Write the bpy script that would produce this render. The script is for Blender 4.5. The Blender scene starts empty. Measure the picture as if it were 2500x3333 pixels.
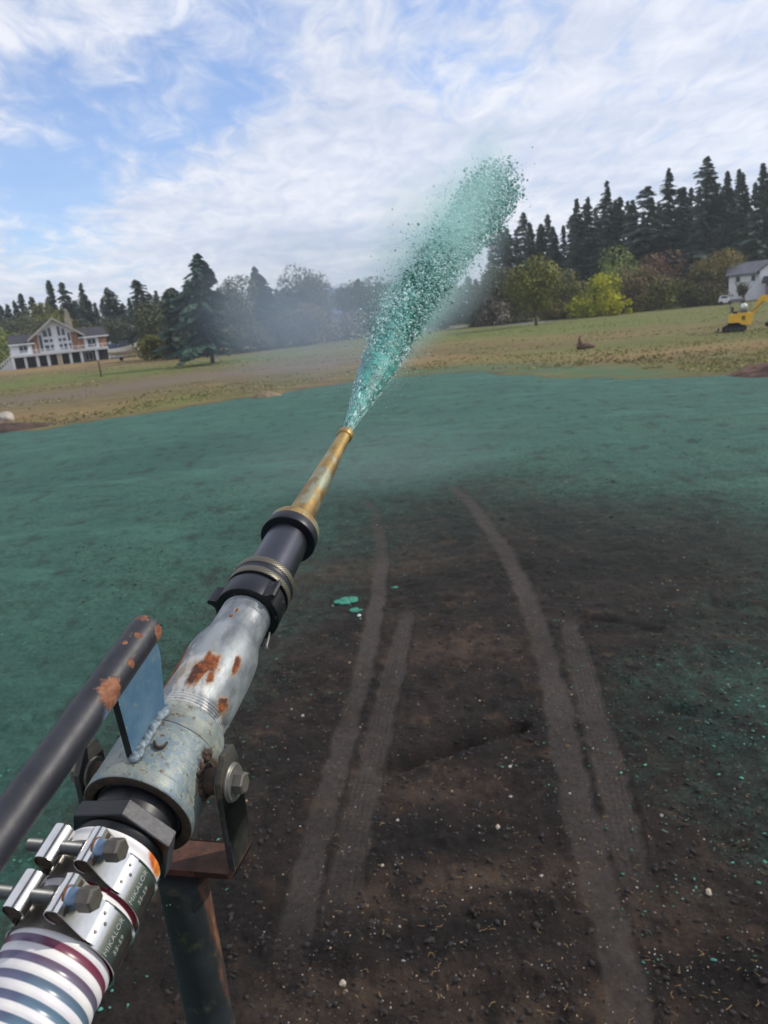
import bpy, bmesh, math, random
import numpy as np
from mathutils import Vector, Matrix
rad = math.radians
SC = bpy.context.scene
COL = SC.collection
random.seed(7); rng = np.random.default_rng(11)

# ------------------------------------------------------------------ camera
FPX = 2400.0; PCX, PCY = 1250.0, 1666.5; K = 0.45; CAM_H = 3.5
_p, _r = rad(15), rad(5.5)
_r0 = np.array([1, 0, 0.]); FW = np.array([0, math.cos(_p), -math.sin(_p)]); _u0 = np.array([0, math.sin(_p), math.cos(_p)])
RT = math.cos(_r)*_r0 - math.sin(_r)*_u0; UP = math.sin(_r)*_r0 + math.cos(_r)*_u0
CP = np.array([0, 0, CAM_H])
def ray(x, y): return RT*(x-PCX)/FPX - UP*(y-PCY)/FPX + FW
def at(x, y, z): return CP + ray(x, y)*z
def ground(x, y, h=0.0):
    r = ray(x, y); return CP + r*((h-CAM_H)/r[2])
def far(x, y, dist):                       # point on the sight line at a given ground distance
    r = ray(x, y); return CP + r*(dist/math.hypot(r[0], r[1]))
cam_d = bpy.data.cameras.new('camera'); cam = bpy.data.objects.new('camera', cam_d); COL.objects.link(cam)
cam.matrix_world = Matrix(((RT[0], UP[0], -FW[0], 0), (RT[1], UP[1], -FW[1], 0), (RT[2], UP[2], -FW[2], CAM_H), (0, 0, 0, 1)))
cam_d.sensor_fit = 'VERTICAL'; cam_d.sensor_height = 36; cam_d.sensor_width = 27; cam_d.lens = 36*FPX/3333
cam_d.clip_start = 0.02; cam_d.clip_end = 20000
cam_d.dof.use_dof = True; cam_d.dof.focus_distance = 0.60; cam_d.dof.aperture_fstop = cam_d.lens/1.6
SC.camera = cam

# ------------------------------------------------------------------ sky and sun
SUN_EL, SUN_AZ = rad(36), rad(78)          # azimuth clockwise from +Y (away from the camera)
W = bpy.data.worlds.new('World'); SC.world = W; W.use_nodes = True
nt = W.node_tree; nt.nodes.clear()
def wn(t, **kw):
    n = nt.nodes.new(t)
    for k, v in kw.items(): setattr(n, k, v)
    return n
def lk(a, b): nt.links.new(a, b)
def wmath(op, a, b=None, c=None, clamp=False):
    n = wn('ShaderNodeMath', operation=op); n.use_clamp = clamp
    for i, v in enumerate((a, b, c)):
        if v is None: continue
        if isinstance(v, (int, float)): n.inputs[i].default_value = v
        else: lk(v, n.inputs[i])
    return n.outputs[0]
sky = wn('ShaderNodeTexSky', sky_type='NISHITA'); sky.sun_disc = False
sky.sun_elevation = SUN_EL; sky.sun_rotation = SUN_AZ; sky.air_density = 1.0; sky.dust_density = 0.6; sky.ozone_density = 2.0
tc = wn('ShaderNodeTexCoord'); sep = wn('ShaderNodeSeparateXYZ'); lk(tc.outputs['Generated'], sep.inputs[0])
zc = wmath('ADD', wmath('MAXIMUM', sep.outputs[2], 0.0), 0.16)
cmb = wn('ShaderNodeCombineXYZ'); lk(wmath('DIVIDE', sep.outputs[0], zc), cmb.inputs[0]); lk(wmath('DIVIDE', sep.outputs[1], zc), cmb.inputs[1])
def wmap(rot, sc, loc=(0, 0, 0)):
    m = wn('ShaderNodeMapping'); m.inputs['Rotation'].default_value = (0, 0, rot); m.inputs['Scale'].default_value = sc; m.inputs['Location'].default_value = loc
    lk(cmb.outputs[0], m.inputs[0]); return m.outputs[0]
def wnoise(v, scale, detail=6, rough=.55, dist=0.0):
    n = wn('ShaderNodeTexNoise'); n.inputs['Scale'].default_value = scale; n.inputs['Detail'].default_value = detail
    n.inputs['Roughness'].default_value = rough; n.inputs['Distortion'].default_value = dist; lk(v, n.inputs['Vector']); return n.outputs['Fac']
n1 = wnoise(wmap(rad(35), (1.0, .55, 1), (3.1, 1.7, 0)), 1.5, 8, .58, .35)
n2 = wnoise(wmap(rad(40), (1.3, .8, 1), (8, 2, 0)), 6.5, 7, .6, .6)
n3 = wnoise(wmap(rad(-12), (.6, 1.8, 1), (1, 5, 0)), 1.1, 5, .5, .2)
def dirblob(px, py, width):                # 1 inside a cone of the sky around a direction
    d = ray(px, py); d = d/np.linalg.norm(d)
    n = wn('ShaderNodeVectorMath', operation='DOT_PRODUCT'); lk(tc.outputs['Generated'], n.inputs[0]); n.inputs[1].default_value = tuple(d)
    m = wn('ShaderNodeMapRange'); m.interpolation_type = 'SMOOTHSTEP'; lk(n.outputs['Value'], m.inputs[0])
    m.inputs[1].default_value = math.cos(rad(width)); m.inputs[2].default_value = 1.0; return m.outputs[0]
cov = wmath('ADD', wmath('MULTIPLY', n1, .30), wmath('MULTIPLY', n2, .68))
gap = None
for px, py, w_, a in ((120, 440, 5, .22), (330, 400, 5, .26), (560, 340, 5, .22), (720, 230, 5.5, .20), (860, 60, 6, .22), (1520, 20, 6, .26), (1300, 110, 5, .14), (20, 690, 4.5, .28), (190, 680, 4, .26), (20, 60, 5, .16), (380, 880, 3, .14)):
    b = wmath('MULTIPLY', dirblob(px, py, w_*1.25), a*.58)
    gap = b if gap is None else wmath('ADD', gap, b)
cov = wmath('SUBTRACT', wmath('ADD', cov, .275), gap)
mr = wn('ShaderNodeMapRange'); mr.interpolation_type = 'SMOOTHSTEP'; lk(cov, mr.inputs[0]); mr.inputs[1].default_value = .40; mr.inputs[2].default_value = .74
# cloud tone: brighter wisps, lilac-grey bellies
tone = wn('ShaderNodeMapRange'); lk(wmath('ADD', wmath('MULTIPLY', n3, .6), wmath('MULTIPLY', n2, .45)), tone.inputs[0]); tone.inputs[1].default_value = .40; tone.inputs[2].default_value = .64
cm = wn('ShaderNodeMix', data_type='RGBA'); lk(tone.outputs[0], cm.inputs[0]); cm.inputs[6].default_value = (.60, .67, .84, 1); cm.inputs[7].default_value = (.93, .95, 1.02, 1)
bg1 = wn('ShaderNodeBackground'); bg1.inputs[1].default_value = .15
gm = wn('ShaderNodeMix', data_type='RGBA', blend_type='MULTIPLY'); gm.inputs[0].default_value = 1; lk(sky.outputs[0], gm.inputs[6]); gm.inputs[7].default_value = (.95, 1.06, 1.30, 1); lk(gm.outputs[2], bg1.inputs[0])
bg2 = wn('ShaderNodeBackground'); lk(cm.outputs[2], bg2.inputs[0]); bg2.inputs[1].default_value = 1.0
mx = wn('ShaderNodeMixShader'); lk(wmath('ADD', wmath('MULTIPLY', mr.outputs[0], .76), .17), mx.inputs[0]); lk(bg1.outputs[0], mx.inputs[1]); lk(bg2.outputs[0], mx.inputs[2])
wo = wn('ShaderNodeOutputWorld'); lk(mx.outputs[0], wo.inputs[0])
sl = bpy.data.lights.new('sun', 'SUN'); sl.energy = 3.2; sl.angle = rad(0.8); sl.color = (1, .93, .82)
so = bpy.data.objects.new('sun', sl); COL.objects.link(so)
sd = Vector((math.sin(SUN_AZ)*math.cos(SUN_EL), math.cos(SUN_AZ)*math.cos(SUN_EL), math.sin(SUN_EL)))
so.rotation_euler = sd.to_track_quat('Z', 'Y').to_euler(); so.location = (30, 0, 40)
SC.view_settings.view_transform = 'Standard'; SC.view_settings.look = 'None'; SC.view_settings.exposure = 0.0; SC.view_settings.gamma = 1.0
SC.render.engine = 'CYCLES'
SC.cycles.max_bounces = 6; SC.cycles.diffuse_bounces = 3; SC.cycles.glossy_bounces = 3; SC.cycles.transparent_max_bounces = 12; SC.cycles.volume_bounces = 1
SC.cycles.use_denoising = True

# ------------------------------------------------------------------ helpers
def lin(h):
    h = h.lstrip('#'); o = []
    for i in (0, 2, 4):
        c = int(h[i:i+2], 16)/255; o.append(c/12.92 if c <= .04045 else ((c+.055)/1.055)**2.4)
    return tuple(o)+(1,)
class MB:                                   # material builder
    def __init__(s, name):
        s.m = bpy.data.materials.new(name); s.m.use_nodes = True; s.t = s.m.node_tree; s.t.nodes.clear()
        s.out = s.n('ShaderNodeOutputMaterial'); s.b = s.n('ShaderNodeBsdfPrincipled'); s.t.links.new(s.b.outputs[0], s.out.inputs[0])
        s.tc = s.n('ShaderNodeTexCoord').outputs['Object']
    def n(s, t, **kw):
        x = s.t.nodes.new(t)
        for k, v in kw.items(): setattr(x, k, v)
        return x
    def l(s, a, b):
        if isinstance(a, (int, float)): b.default_value = a
        elif isinstance(a, tuple): b.default_value = a
        else: s.t.links.new(a, b)
    def math(s, op, a, b=None, c=None, clamp=False):
        x = s.n('ShaderNodeMath', operation=op); x.use_clamp = clamp
        for i, v in enumerate((a, b, c)):
            if v is not None: s.l(v, x.inputs[i])
        return x.outputs[0]
    def noise(s, scale, detail=5, rough=.55, dist=0, st=(1, 1, 1), vec=None, off=(0, 0, 0)):
        m = s.n('ShaderNodeMapping'); m.inputs['Scale'].default_value = st; m.inputs['Location'].default_value = off; s.l(vec or s.tc, m.inputs[0])
        x = s.n('ShaderNodeTexNoise'); x.inputs['Scale'].default_value = scale; x.inputs['Detail'].default_value = detail
        x.inputs['Roughness'].default_value = rough; x.inputs['Distortion'].default_value = dist; s.l(m.outputs[0], x.inputs['Vector']); return x.outputs['Fac']
    def ramp(s, v, lo, hi, smooth=True):
        x = s.n('ShaderNodeMapRange'); x.interpolation_type = 'SMOOTHSTEP' if smooth else 'LINEAR'
        s.l(v, x.inputs[0]); x.inputs[1].default_value = lo; x.inputs[2].default_value = hi; return x.outputs[0]
    def mix(s, f, a, b):
        x = s.n('ShaderNodeMix', data_type='RGBA'); s.l(f, x.inputs[0]); s.l(a, x.inputs[6]); s.l(b, x.inputs[7]); return x.outputs[2]
    def mixf(s, f, a, b):
        x = s.n('ShaderNodeMix', data_type='FLOAT'); s.l(f, x.inputs[0]); s.l(a, x.inputs[2]); s.l(b, x.inputs[3]); return x.outputs[0]
    def xyz(s, vec=None):
        x = s.n('ShaderNodeSeparateXYZ'); s.l(vec or s.tc, x.inputs[0]); return x.outputs
    def blobs(s, lst):                      # lst of (centre, radii): largest value of 1-|(p-c)/r|
        r = None
        for c, q in lst:
            a = s.n('ShaderNodeVectorMath', operation='SUBTRACT'); s.l(s.tc, a.inputs[0]); a.inputs[1].default_value = c
            d = s.n('ShaderNodeVectorMath', operation='DIVIDE'); s.l(a.outputs[0], d.inputs[0]); d.inputs[1].default_value = q
            L = s.n('ShaderNodeVectorMath', operation='LENGTH'); s.l(d.outputs[0], L.inputs[0])
            f = s.math('SUBTRACT', 1.0, L.outputs['Value']); r = f if r is None else s.math('MAXIMUM', r, f)
        return r
    def attr(s, name):
        x = s.n('ShaderNodeAttribute', attribute_name=name); return x.outputs['Fac']
    def bump(s, h, strength=.3, dist=.001, prev=None):
        x = s.n('ShaderNodeBump'); x.inputs['Strength'].default_value = strength; x.inputs['Distance'].default_value = dist; s.l(h, x.inputs['Height'])
        if prev is not None: s.l(prev, x.inputs['Normal'])
        s.l(x.outputs[0], s.b.inputs['Normal']); return x.outputs[0]
    def set(s, col=None, rough=None, metal=None, **kw):
        if col is not None: s.l(col, s.b.inputs['Base Color'])
        if rough is not None: s.l(rough, s.b.inputs['Roughness'])
        if metal is not None: s.l(metal, s.b.inputs['Metallic'])
        for k, v in kw.items(): s.l(v, s.b.inputs[k.replace('_', ' ')])
        return s.m
def simple(name, col, rough=.6, metal=0.0, var=.25, scale=3.0, bump=0.0, bscale=30, bdist=.01):
    m = MB(name); c = lin(col); d = tuple(x*(1-var) for x in c[:3])+(1,)
    e = tuple(min(1, x*(1+var)) for x in c[:3])+(1,)
    m.set(m.mix(m.ramp(m.noise(scale), .3, .7), d, e), rough, metal)
    if bump: m.bump(m.noise(bscale), bump, bdist)
    return m.m
def tag(o, label=None, cat=None, group=None, kind=None):
    if label: o['label'] = label
    if cat: o['category'] = cat
    if group: o['group'] = group
    if kind: o['kind'] = kind
    return o
def empty(name, loc=(0, 0, 0), rz=0, label=None, cat=None, group=None):
    o = bpy.data.objects.new(name, None); COL.objects.link(o); o.location = loc; o.rotation_euler = (0, 0, rz); o.empty_display_size = .1
    tag(o, label, cat, group); return o
def link(name, me, parent=None, mats=(), sharp=35):
    for m in mats: me.materials.append(m)
    me.shade_smooth()
    if sharp: me.set_sharp_from_angle(angle=rad(sharp))
    o = bpy.data.objects.new(name, me); COL.objects.link(o)
    if parent: o.parent = parent
    return o
def fin(name, bm, parent=None, mats=(), sharp=35, recalc=True):
    if recalc: bmesh.ops.recalc_face_normals(bm, faces=bm.faces)
    me = bpy.data.meshes.new(name); bm.to_mesh(me); bm.free(); return link(name, me, parent, mats, sharp)
def frombuf(name, v, f, parent=None, mats=(), sharp=None, mi=None):
    me = bpy.data.meshes.new(name); me.from_pydata([tuple(x) for x in v], [], [tuple(x) for x in f])
    if mi is not None: me.polygons.foreach_set('material_index', mi)
    return link(name, me, parent, mats, sharp)
def frombuf_np(name, v, f, parent=None, mats=(), mi=None, smooth=False):   # f: (n,3) or (n,4)
    me = bpy.data.meshes.new(name); n, k = f.shape
    me.vertices.add(len(v)); me.vertices.foreach_set('co', v.astype(np.float32).ravel())
    me.loops.add(n*k); me.loops.foreach_set('vertex_index', f.astype(np.int32).ravel())
    me.polygons.add(n); me.polygons.foreach_set('loop_start', np.arange(0, n*k, k, dtype=np.int32)); me.polygons.foreach_set('loop_total', np.full(n, k, dtype=np.int32))
    if mi is not None: me.polygons.foreach_set('material_index', mi.astype(np.int32))
    me.update(calc_edges=True); me.validate()
    for m in mats: me.materials.append(m)
    if smooth: me.shade_smooth()
    o = bpy.data.objects.new(name, me); COL.objects.link(o)
    if parent: o.parent = parent
    return o
def box(bm, c, s, rz=0.0, mi=0, M4=None):
    r = bmesh.ops.create_cube(bm, size=1.0)
    M = Matrix.Translation(c) @ Matrix.Rotation(rz, 4, 'Z') @ Matrix.Diagonal((s[0], s[1], s[2], 1))
    if M4 is not None: M = M4 @ M
    bmesh.ops.transform(bm, matrix=M, verts=r['verts'])
    fs = set(f for v in r['verts'] for f in v.link_faces)
    for f in fs: f.material_index = mi
    return r['verts']
def prism(bm, pts, axis_from, axis_to, mi=0):     # polygon pts as Vectors, extruded by vector
    e = Vector(axis_to)-Vector(axis_from)
    a = [bm.verts.new(Vector(p)) for p in pts]; b = [bm.verts.new(Vector(p)+e) for p in pts]
    fs = [bm.faces.new(a), bm.faces.new(b[::-1])]
    for i in range(len(a)):
        j = (i+1) % len(a); fs.append(bm.faces.new((a[i], b[i], b[j], a[j])))
    for f in fs: f.material_index = mi
    return a+b
def lathe(bm, prof, seg=96, mi=None, rot=0.0, noise=0.0, cx=0.0, cy=0.0):   # prof of (z, r) along local Z
    rings = []
    for z, r in prof:
        ring = []
        for k in range(seg):
            a = rot+2*math.pi*k/seg
            rr = r
            if noise: rr += noise*(math.sin(3*a+z*90)+.6*math.sin(7*a-z*160+1)+.5*math.sin(11*a+z*260))*.5
            ring.append(bm.verts.new((cx+rr*math.cos(a), cy+rr*math.sin(a), z)))
        rings.append(ring)
    for i in range(len(rings)-1):
        for k in range(seg):
            f = bm.faces.new((rings[i][k], rings[i][(k+1) % seg], rings[i+1][(k+1) % seg], rings[i+1][k]))
            if mi: f.material_index = mi[i]
    for i in (0, -1):
        if prof[i][1] > 1e-6:
            f = bm.faces.new(rings[i]); 
            if mi: f.material_index = mi[i]
def tube(bm, pts, r, seg=16, cap=True, mi=0):
    pts = [Vector(p) for p in pts]; R = [float(k) for k in (r if isinstance(r, (list, tuple)) else [r]*len(pts))]; rings = []
    t0 = (pts[1]-pts[0]).normalized(); up = Vector((0, 0, 1)) if abs(t0.z) < .9 else Vector((1, 0, 0)); n = t0.cross(up).normalized()
    for i, p in enumerate(pts):
        t = (pts[min(i+1, len(pts)-1)]-pts[max(i-1, 0)]).normalized(); n = (n-t*n.dot(t)).normalized(); b = t.cross(n)
        rings.append([bm.verts.new(p+R[i]*(math.cos(2*math.pi*k/seg)*n+math.sin(2*math.pi*k/seg)*b)) for k in range(seg)])
    fs = []
    for i in range(len(rings)-1):
        for k in range(seg): fs.append(bm.faces.new((rings[i][k], rings[i][(k+1) % seg], rings[i+1][(k+1) % seg], rings[i+1][k])))
    if cap: fs += [bm.faces.new(rings[0][::-1]), bm.faces.new(rings[-1])]
    for f in fs: f.material_index = mi
def chamf(prof, c=.0005):                    # soften the corners of a lathe profile
    P = [Vector(p) for p in prof]; out = [P[0]]
    for i in range(1, len(P)-1):
        a, b = (P[i-1]-P[i]), (P[i+1]-P[i]); la, lb = a.length, b.length
        if la < 1e-7 or lb < 1e-7: continue
        if abs(math.pi-a.angle(b)) > rad(25):
            out += [P[i]+a/la*min(c, la*.4), P[i]+b/lb*min(c, lb*.4)]
        else: out.append(P[i])
    return [tuple(p) for p in out+[P[-1]]]
def bevel(bm, w=.0004, seg=2):
    es = [e for e in bm.edges if len(e.link_faces) == 2 and e.calc_face_angle(0) > rad(30)]
    bmesh.ops.bevel(bm, geom=es, offset=w, segments=seg, affect='EDGES', profile=.6)

# noise in numpy (ground relief)
_perm = rng.permutation(4096); _val = rng.random(4096)
def vnoise(x, y):
    xi = np.floor(x).astype(int); yi = np.floor(y).astype(int); fx = x-xi; fy = y-yi
    fx = fx*fx*(3-2*fx); fy = fy*fy*(3-2*fy)
    h = lambda a, b: _val[_perm[(a*131+_perm[b % 4096]) % 4096]]
    return (h(xi, yi)*(1-fx)+h(xi+1, yi)*fx)*(1-fy)+(h(xi, yi+1)*(1-fx)+h(xi+1, yi+1)*fx)*fy
def fbm(x, y, o=4):
    s = 0; a = .5
    for i in range(o): s = s+a*(vnoise(x+17*i, y-9*i)-.5); x = x*2.03; y = y*2.03; a *= .5
    return s
def sstep(a, b, x):
    t = np.clip((x-a)/(b-a), 0, 1); return t*t*(3-2*t)

# ------------------------------------------------------------------ ground
def lp(P): return np.array([math.atan2(P[0], P[1]), math.log(math.hypot(P[0], P[1]))])
def polydist(q, poly, closed=True):          # signed distance (positive inside) to polygon
    n = len(poly); d = np.full(len(q), 1e9); ins = np.zeros(len(q), bool)
    for i in range(n if closed else n-1):
        a, b = poly[i], poly[(i+1) % n]; ab = b-a; t = np.clip(((q-a)@ab)/(ab@ab), 0, 1)
        d = np.minimum(d, np.linalg.norm(q-(a+t[:, None]*ab), axis=1))
        c = ((a[1] > q[:, 1]) != (b[1] > q[:, 1])) & (q[:, 0] < (b[0]-a[0])*(q[:, 1]-a[1])/(b[1]-a[1]+1e-12)+a[0])
        ins ^= c
    return np.where(ins, d, -d)
def track_fields(q, line, widths):           # along a world polyline: signed lateral offset / half width, inside mask
    best = np.full(len(q), 1e9); lat = np.full(len(q), 9.0); al = np.zeros(len(q)); s0 = 0
    for i in range(len(line)-1):
        a, b = line[i], line[i+1]; ab = b-a; L = np.linalg.norm(ab); tt = ((q-a)@ab)/(L*L); t = np.clip(tt, 0, 1)
        p = a+t[:, None]*ab; d = np.linalg.norm(q-p, axis=1); w = widths[i]*(1-t)+widths[i+1]*t
        sg = np.sign(ab[0]*(q[:, 1]-a[1])-ab[1]*(q[:, 0]-a[0])); m = d/w < best
        best = np.where(m, d/w, best); lat = np.where(m, sg*d, lat); al = np.where(m, s0+t*L, al); s0 += L
    return best, lat, al
thf = np.concatenate([np.arange(-180, -48, 4.0), np.arange(-48, 48, .22), np.arange(48, 180, 4.0)]); th = np.radians(thf)
rr = np.concatenate([[.3, .8, 1.4, 1.9], 2.3*np.exp(np.arange(0, math.log(950/2.3), .0050))])
TH, RR = np.meshgrid(th, rr); GX = (RR*np.sin(TH)).ravel(); GY = (RR*np.cos(TH)).ravel(); q = np.stack([GX, GY], 1)
ql = np.stack([TH.ravel(), np.log(RR).ravel()], 1)
site_px = [(-900, 1560), (-400, 1470), (0, 1408), (150, 1396), (300, 1369), (600, 1328), (900, 1282), (1150, 1246), (1330, 1226), (1450, 1216), (1560, 1213), (1680, 1219), (1800, 1230), (2000, 1235), (2300, 1223), (2500, 1222), (3000, 1225), (3500, 1240)]
site = [lp(ground(*p)) for p in site_px]; site = np.array([[-3.3, site[0][1]]]+[list(s) for s in site]+[[3.3, site[-1][1]], [3.3, -3], [-3.3, -3]])
soil_px = [(-300, 3900), (150, 3150), (400, 2720), (600, 2380), (790, 2130), (900, 1990), (960, 1860), (1060, 1770), (1180, 1690), (1320, 1620), (1500, 1590), (1750, 1600), (2000, 1640), (2250, 1700), (2600, 1790),
           (2480, 1880), (2250, 1990), (2060, 2120), (1980, 2300), (2060, 2480), (2170, 2650), (2330, 2820), (2560, 2960), (2900, 3100), (2900, 3900), (1600, 4600), (400, 4300)]
soil = np.array([lp(ground(*p)) for p in soil_px])
ds = polydist(ql, site); dsoil = polydist(ql, soil)
sitem = sstep(-.010, .008, ds+.06*fbm(GX*.7, GY*.7, 5))
wob = .16*fbm(ql[:, 0]*14, ql[:, 1]*14, 4)
mulch = 1-sstep(-.34, .24, dsoil+1.2*wob)
sideb = sstep(rad(6), rad(22), ql[:, 0])*sstep(math.log(16), math.log(9), ql[:, 1])
mulch = ((1-sideb)*mulch+sideb*(1-sstep(-.34, .22, dsoil+1.3*wob))*.56)*sitem
veil = np.clip(1-sstep(-.02, .46, dsoil+.5*wob), 0, 1)*sitem*sstep(math.log(6.5), math.log(17), ql[:, 1])
tracks = [([(1188, 1620), (1228, 1680), (1242, 1760), (1243, 1850), (1228, 1960), (1205, 2080), (1165, 2240), (1120, 2400), (1075, 2560), (1030, 2740), (990, 2900), (960, 3050), (930, 3230)], .11, 1.5),
          ([(1336, 1975), (1300, 2110), (1262, 2250), (1225, 2420), (1190, 2560), (1160, 2700), (1120, 2900), (1080, 3100)], .125, 1.0),
          ([(1462, 1575), (1540, 1640), (1590, 1710), (1650, 1800), (1700, 1900), (1745, 2020), (1785, 2150), (1820, 2300), (1850, 2450), (1885, 2600), (1925, 2760), (1970, 2930), (2010, 3080), (2060, 3300), (2120, 3600)], .125, 2.0),
          ([(1842, 1998), (1875, 2100), (1910, 2220), (1945, 2350), (1980, 2470), (2015, 2610), (2045, 2760), (2080, 2900), (2110, 3050)], .125, 1.0)]
tr = np.zeros(len(q)); tlat = np.zeros(len(q)); edge = np.zeros(len(q)); talong = np.zeros(len(q))
near = (np.hypot(GX, GY) < 22) & (GY > 0)
for line, w, k in tracks:
    L = np.array([ground(*p)[:2] for p in line]); ws = [w]*len(L); ws[0] = w*.7
    b, lat, al = track_fields(q[near], L, ws); m = 1-sstep(.72, 1.15, b+.8*fbm(GX[near]*6, GY[near]*6, 4))
    m = m*sstep(0, .45, al+.03)*(1-sstep(al.max()-.9, al.max()-.05, al) if k < 1.9 else 1.0)
    m = m*(.50+.65*vnoise(GX[near]*1.3+5, GY[near]*1.3))*(.8+.4*vnoise(GX[near]*9+5, GY[near]*9)) 
    cur = tr[near]; upd = m > cur; cur = np.maximum(cur, m); tr[near] = np.clip(cur, 0, 1)
    tl = tlat[near]; tl = np.where(upd, lat/w+ (10 if k == 1.0 else 0), tl); tlat[near] = tl
    edge[near] = np.maximum(edge[near], np.exp(-((b-1.12)/.14)**2)*(lat > 0 if True else 1))
    ta = talong[near]; talong[near] = np.where(upd, al, ta)
rd = np.hypot(GX, GY)
z = np.zeros(len(q))
amp = sstep(60, 8, rd)*.5+.5
z += amp*(.10*fbm(GX*.22, GY*.22, 3)+.055*fbm(GX*1.1, GY*1.1, 4))
clod = np.abs(fbm(GX*7, GY*7, 4))
z += (1-tr*.85)*sitem*np.clip(1.4-rd/26, 0, 1)*(.075*fbm(GX*4.5, GY*4.5, 5)+.050*clod+.055*np.maximum(0, fbm(GX*15, GY*15, 3)))
z -= tr*.014*(1+.8*fbm(GX*5, GY*5, 3)); z += edge*.006*(1-tr)*np.clip(vnoise(GX*3, GY*3)+.2, 0, 1)
# furrow crossing the soil and a low step close by
for (pts, w, dep) in (([(1240, 2490), (1400, 2440), (1560, 2395), (1700, 2350)], .075, -.13), ([(1080, 3090), (1300, 3130), (1700, 3180), (2000, 3120)], .10, .035), ([(1900, 2010), (2040, 2030), (2140, 2050)], .07, -.05), ([(1270, 1960), (1450, 1945)], .08, -.05), ([(2330, 1960), (2500, 1975)], .12, -.08), ([(2180, 2300), (2290, 2320)], .09, -.06)):
    L = np.array([ground(*p)[:2] for p in pts]); b, _, al = track_fields(q[near], L, [w]*len(L)); z[near] += dep*np.exp(-b**2)*(.6+.8*vnoise(GX[near]*4, GY[near]*4))
z = z*sstep(400, 150, rd)
# masks for field colours (grass, bare path, driveway gravel)
def band(px_a, w):                           # soft stripe through image-ground points, width in log distance
    L = np.array([lp(ground(*p)) for p in px_a]); out = np.full(len(q), 9.0)
    fa = rd > 20
    b, _, _ = track_fields(ql[fa], L, [w]*len(L)); out[fa] = b; return np.exp(-np.minimum(out, 6)**2)
path = band([(-300, 1355), (0, 1312), (200, 1290), (400, 1262), (600, 1232), (800, 1210), (1000, 1190)], .10)
lush = np.clip(band([(-300, 1290), (0, 1258), (150, 1236), (350, 1216), (500, 1205), (700, 1180)], .12)+.8*band([(520, 1318), (600, 1298)], .06)+.6*band([(1500, 1095), (1700, 1082), (1850, 1072)], .10)+.75*band([(1750, 1062), (2100, 1035), (2500, 1005)], .30)+.6*band([(1800, 1150), (2000, 1128), (2200, 1110), (2500, 1085)], .12)+.5*band([(2050, 1200), (2300, 1185), (2500, 1165)], .07), 0, 1)
straw = np.clip(band([(0, 1205), (200, 1195), (400, 1175), (560, 1168)], .10)+.7*band([(0, 1360), (200, 1345), (400, 1325)], .10)+.9*band([(1300, 1175), (1600, 1165), (2000, 1155), (2200, 1140), (2500, 1118)], .08)+.5*band([(1350, 1120), (1700, 1105), (2000, 1090)], .10), 0, 1)
def patches(lst):
    out = np.zeros(len(q)); 
    for px, py, rx, ry in lst:
        c = ground(px, py); out[near] = np.maximum(out[near], np.exp(-(((GX[near]-c[0])/rx)**2+((GY[near]-c[1])/ry)**2)))
    return np.clip(out+.5*fbm(GX*2, GY*2, 3)*(out > .1), 0, 1)
dusty = patches([(1500, 2860, .55, .16), (1850, 2850, .4, .15), (2100, 2960, .45, .2), (1250, 2900, .3, .12), (1300, 3200, .6, .13), (950, 3260, .35, .2), (1700, 3300, .5, .12), (1400, 2560, .5, .2), (1150, 1860, 1.6, .5), (1950, 1550, 2.6, .6), (1500, 2100, .8, .3), (2250, 3050, .35, .15)])*.85
damp_and_shade = patches([(1500, 3030, .9, .14), (1450, 2450, .5, .10), (1620, 2385, .45, .09), (2250, 2350, .8, .6), (1500, 2700, .6, .2), (1700, 1850, 2.5, .5), (2300, 3150, .4, .2), (2050, 2030, 1.0, .2), (760, 2950, .5, .5)])*.9  # damp soil, plus the furrow's shade painted on as a dark line
over = band([(1300, 1212), (1500, 1200), (1700, 1197), (1900, 1205), (2060, 1214)], .05)
grav = band([(1100, 1088), (1250, 1080), (1400, 1072), (1560, 1060), (1730, 1050)], .035)
z += .25*path*0
z += .16*fbm(GX*.15+4, GY*.15, 3)*(1-sitem)*sstep(400, 150, rd)
nT, nR = len(th), len(rr); idx = np.arange(nT*nR).reshape(nR, nT)
a_, b_, c_, d_ = idx[:-1, :], np.roll(idx, -1, 1)[:-1, :], np.roll(idx, -1, 1)[1:, :], idx[1:, :]
faces = np.stack([a_.ravel(), d_.ravel(), c_.ravel(), b_.ravel()], 1)
GV = np.stack([GX, GY, z], 1)
def ground_z(x, y):
    i = np.argmin((GX-x)**2+(GY-y)**2); return float(z[i])

g = MB('ground_earth')
nz = g.n('ShaderNodeNewGeometry').outputs['Position']
A = {k: g.attr(k) for k in ('site', 'mulch', 'track', 'tlat', 'talong', 'path', 'lush', 'straw', 'grav', 'over', 'dusty', 'damp_and_shade', 'veil')}
sA = g.noise(1.3, 5, .6, vec=nz); sB = g.noise(9, 6, .65, vec=nz); sC = g.noise(60, 6, .7, vec=nz); sD = g.noise(210, 3, .6, vec=nz)
soilc = g.mix(g.ramp(g.math('ADD', g.math('MULTIPLY', sA, .6), g.math('MULTIPLY', sB, .4)), .40, .62), lin('#1a1615'), lin('#382f2a'))
soilc = g.mix(g.math('MULTIPLY', g.ramp(sC, .46, .62), .6), soilc, lin('#3a3330'))
soilc = g.mix(g.math('MULTIPLY', g.ramp(g.noise(85, 5, .75, vec=nz, off=(5, 5, 0)), .54, .66), .6), soilc, lin('#171413'))
soilc = g.mix(g.math('MULTIPLY', g.ramp(sD, .63, .74), .55), soilc, lin('#7a7068'))
soilc = g.mix(g.math('MULTIPLY', g.ramp(g.noise(3.1, 4, .6, vec=nz, off=(7, 3, 0)), .56, .72), .45), soilc, lin('#6a523c'))
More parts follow.
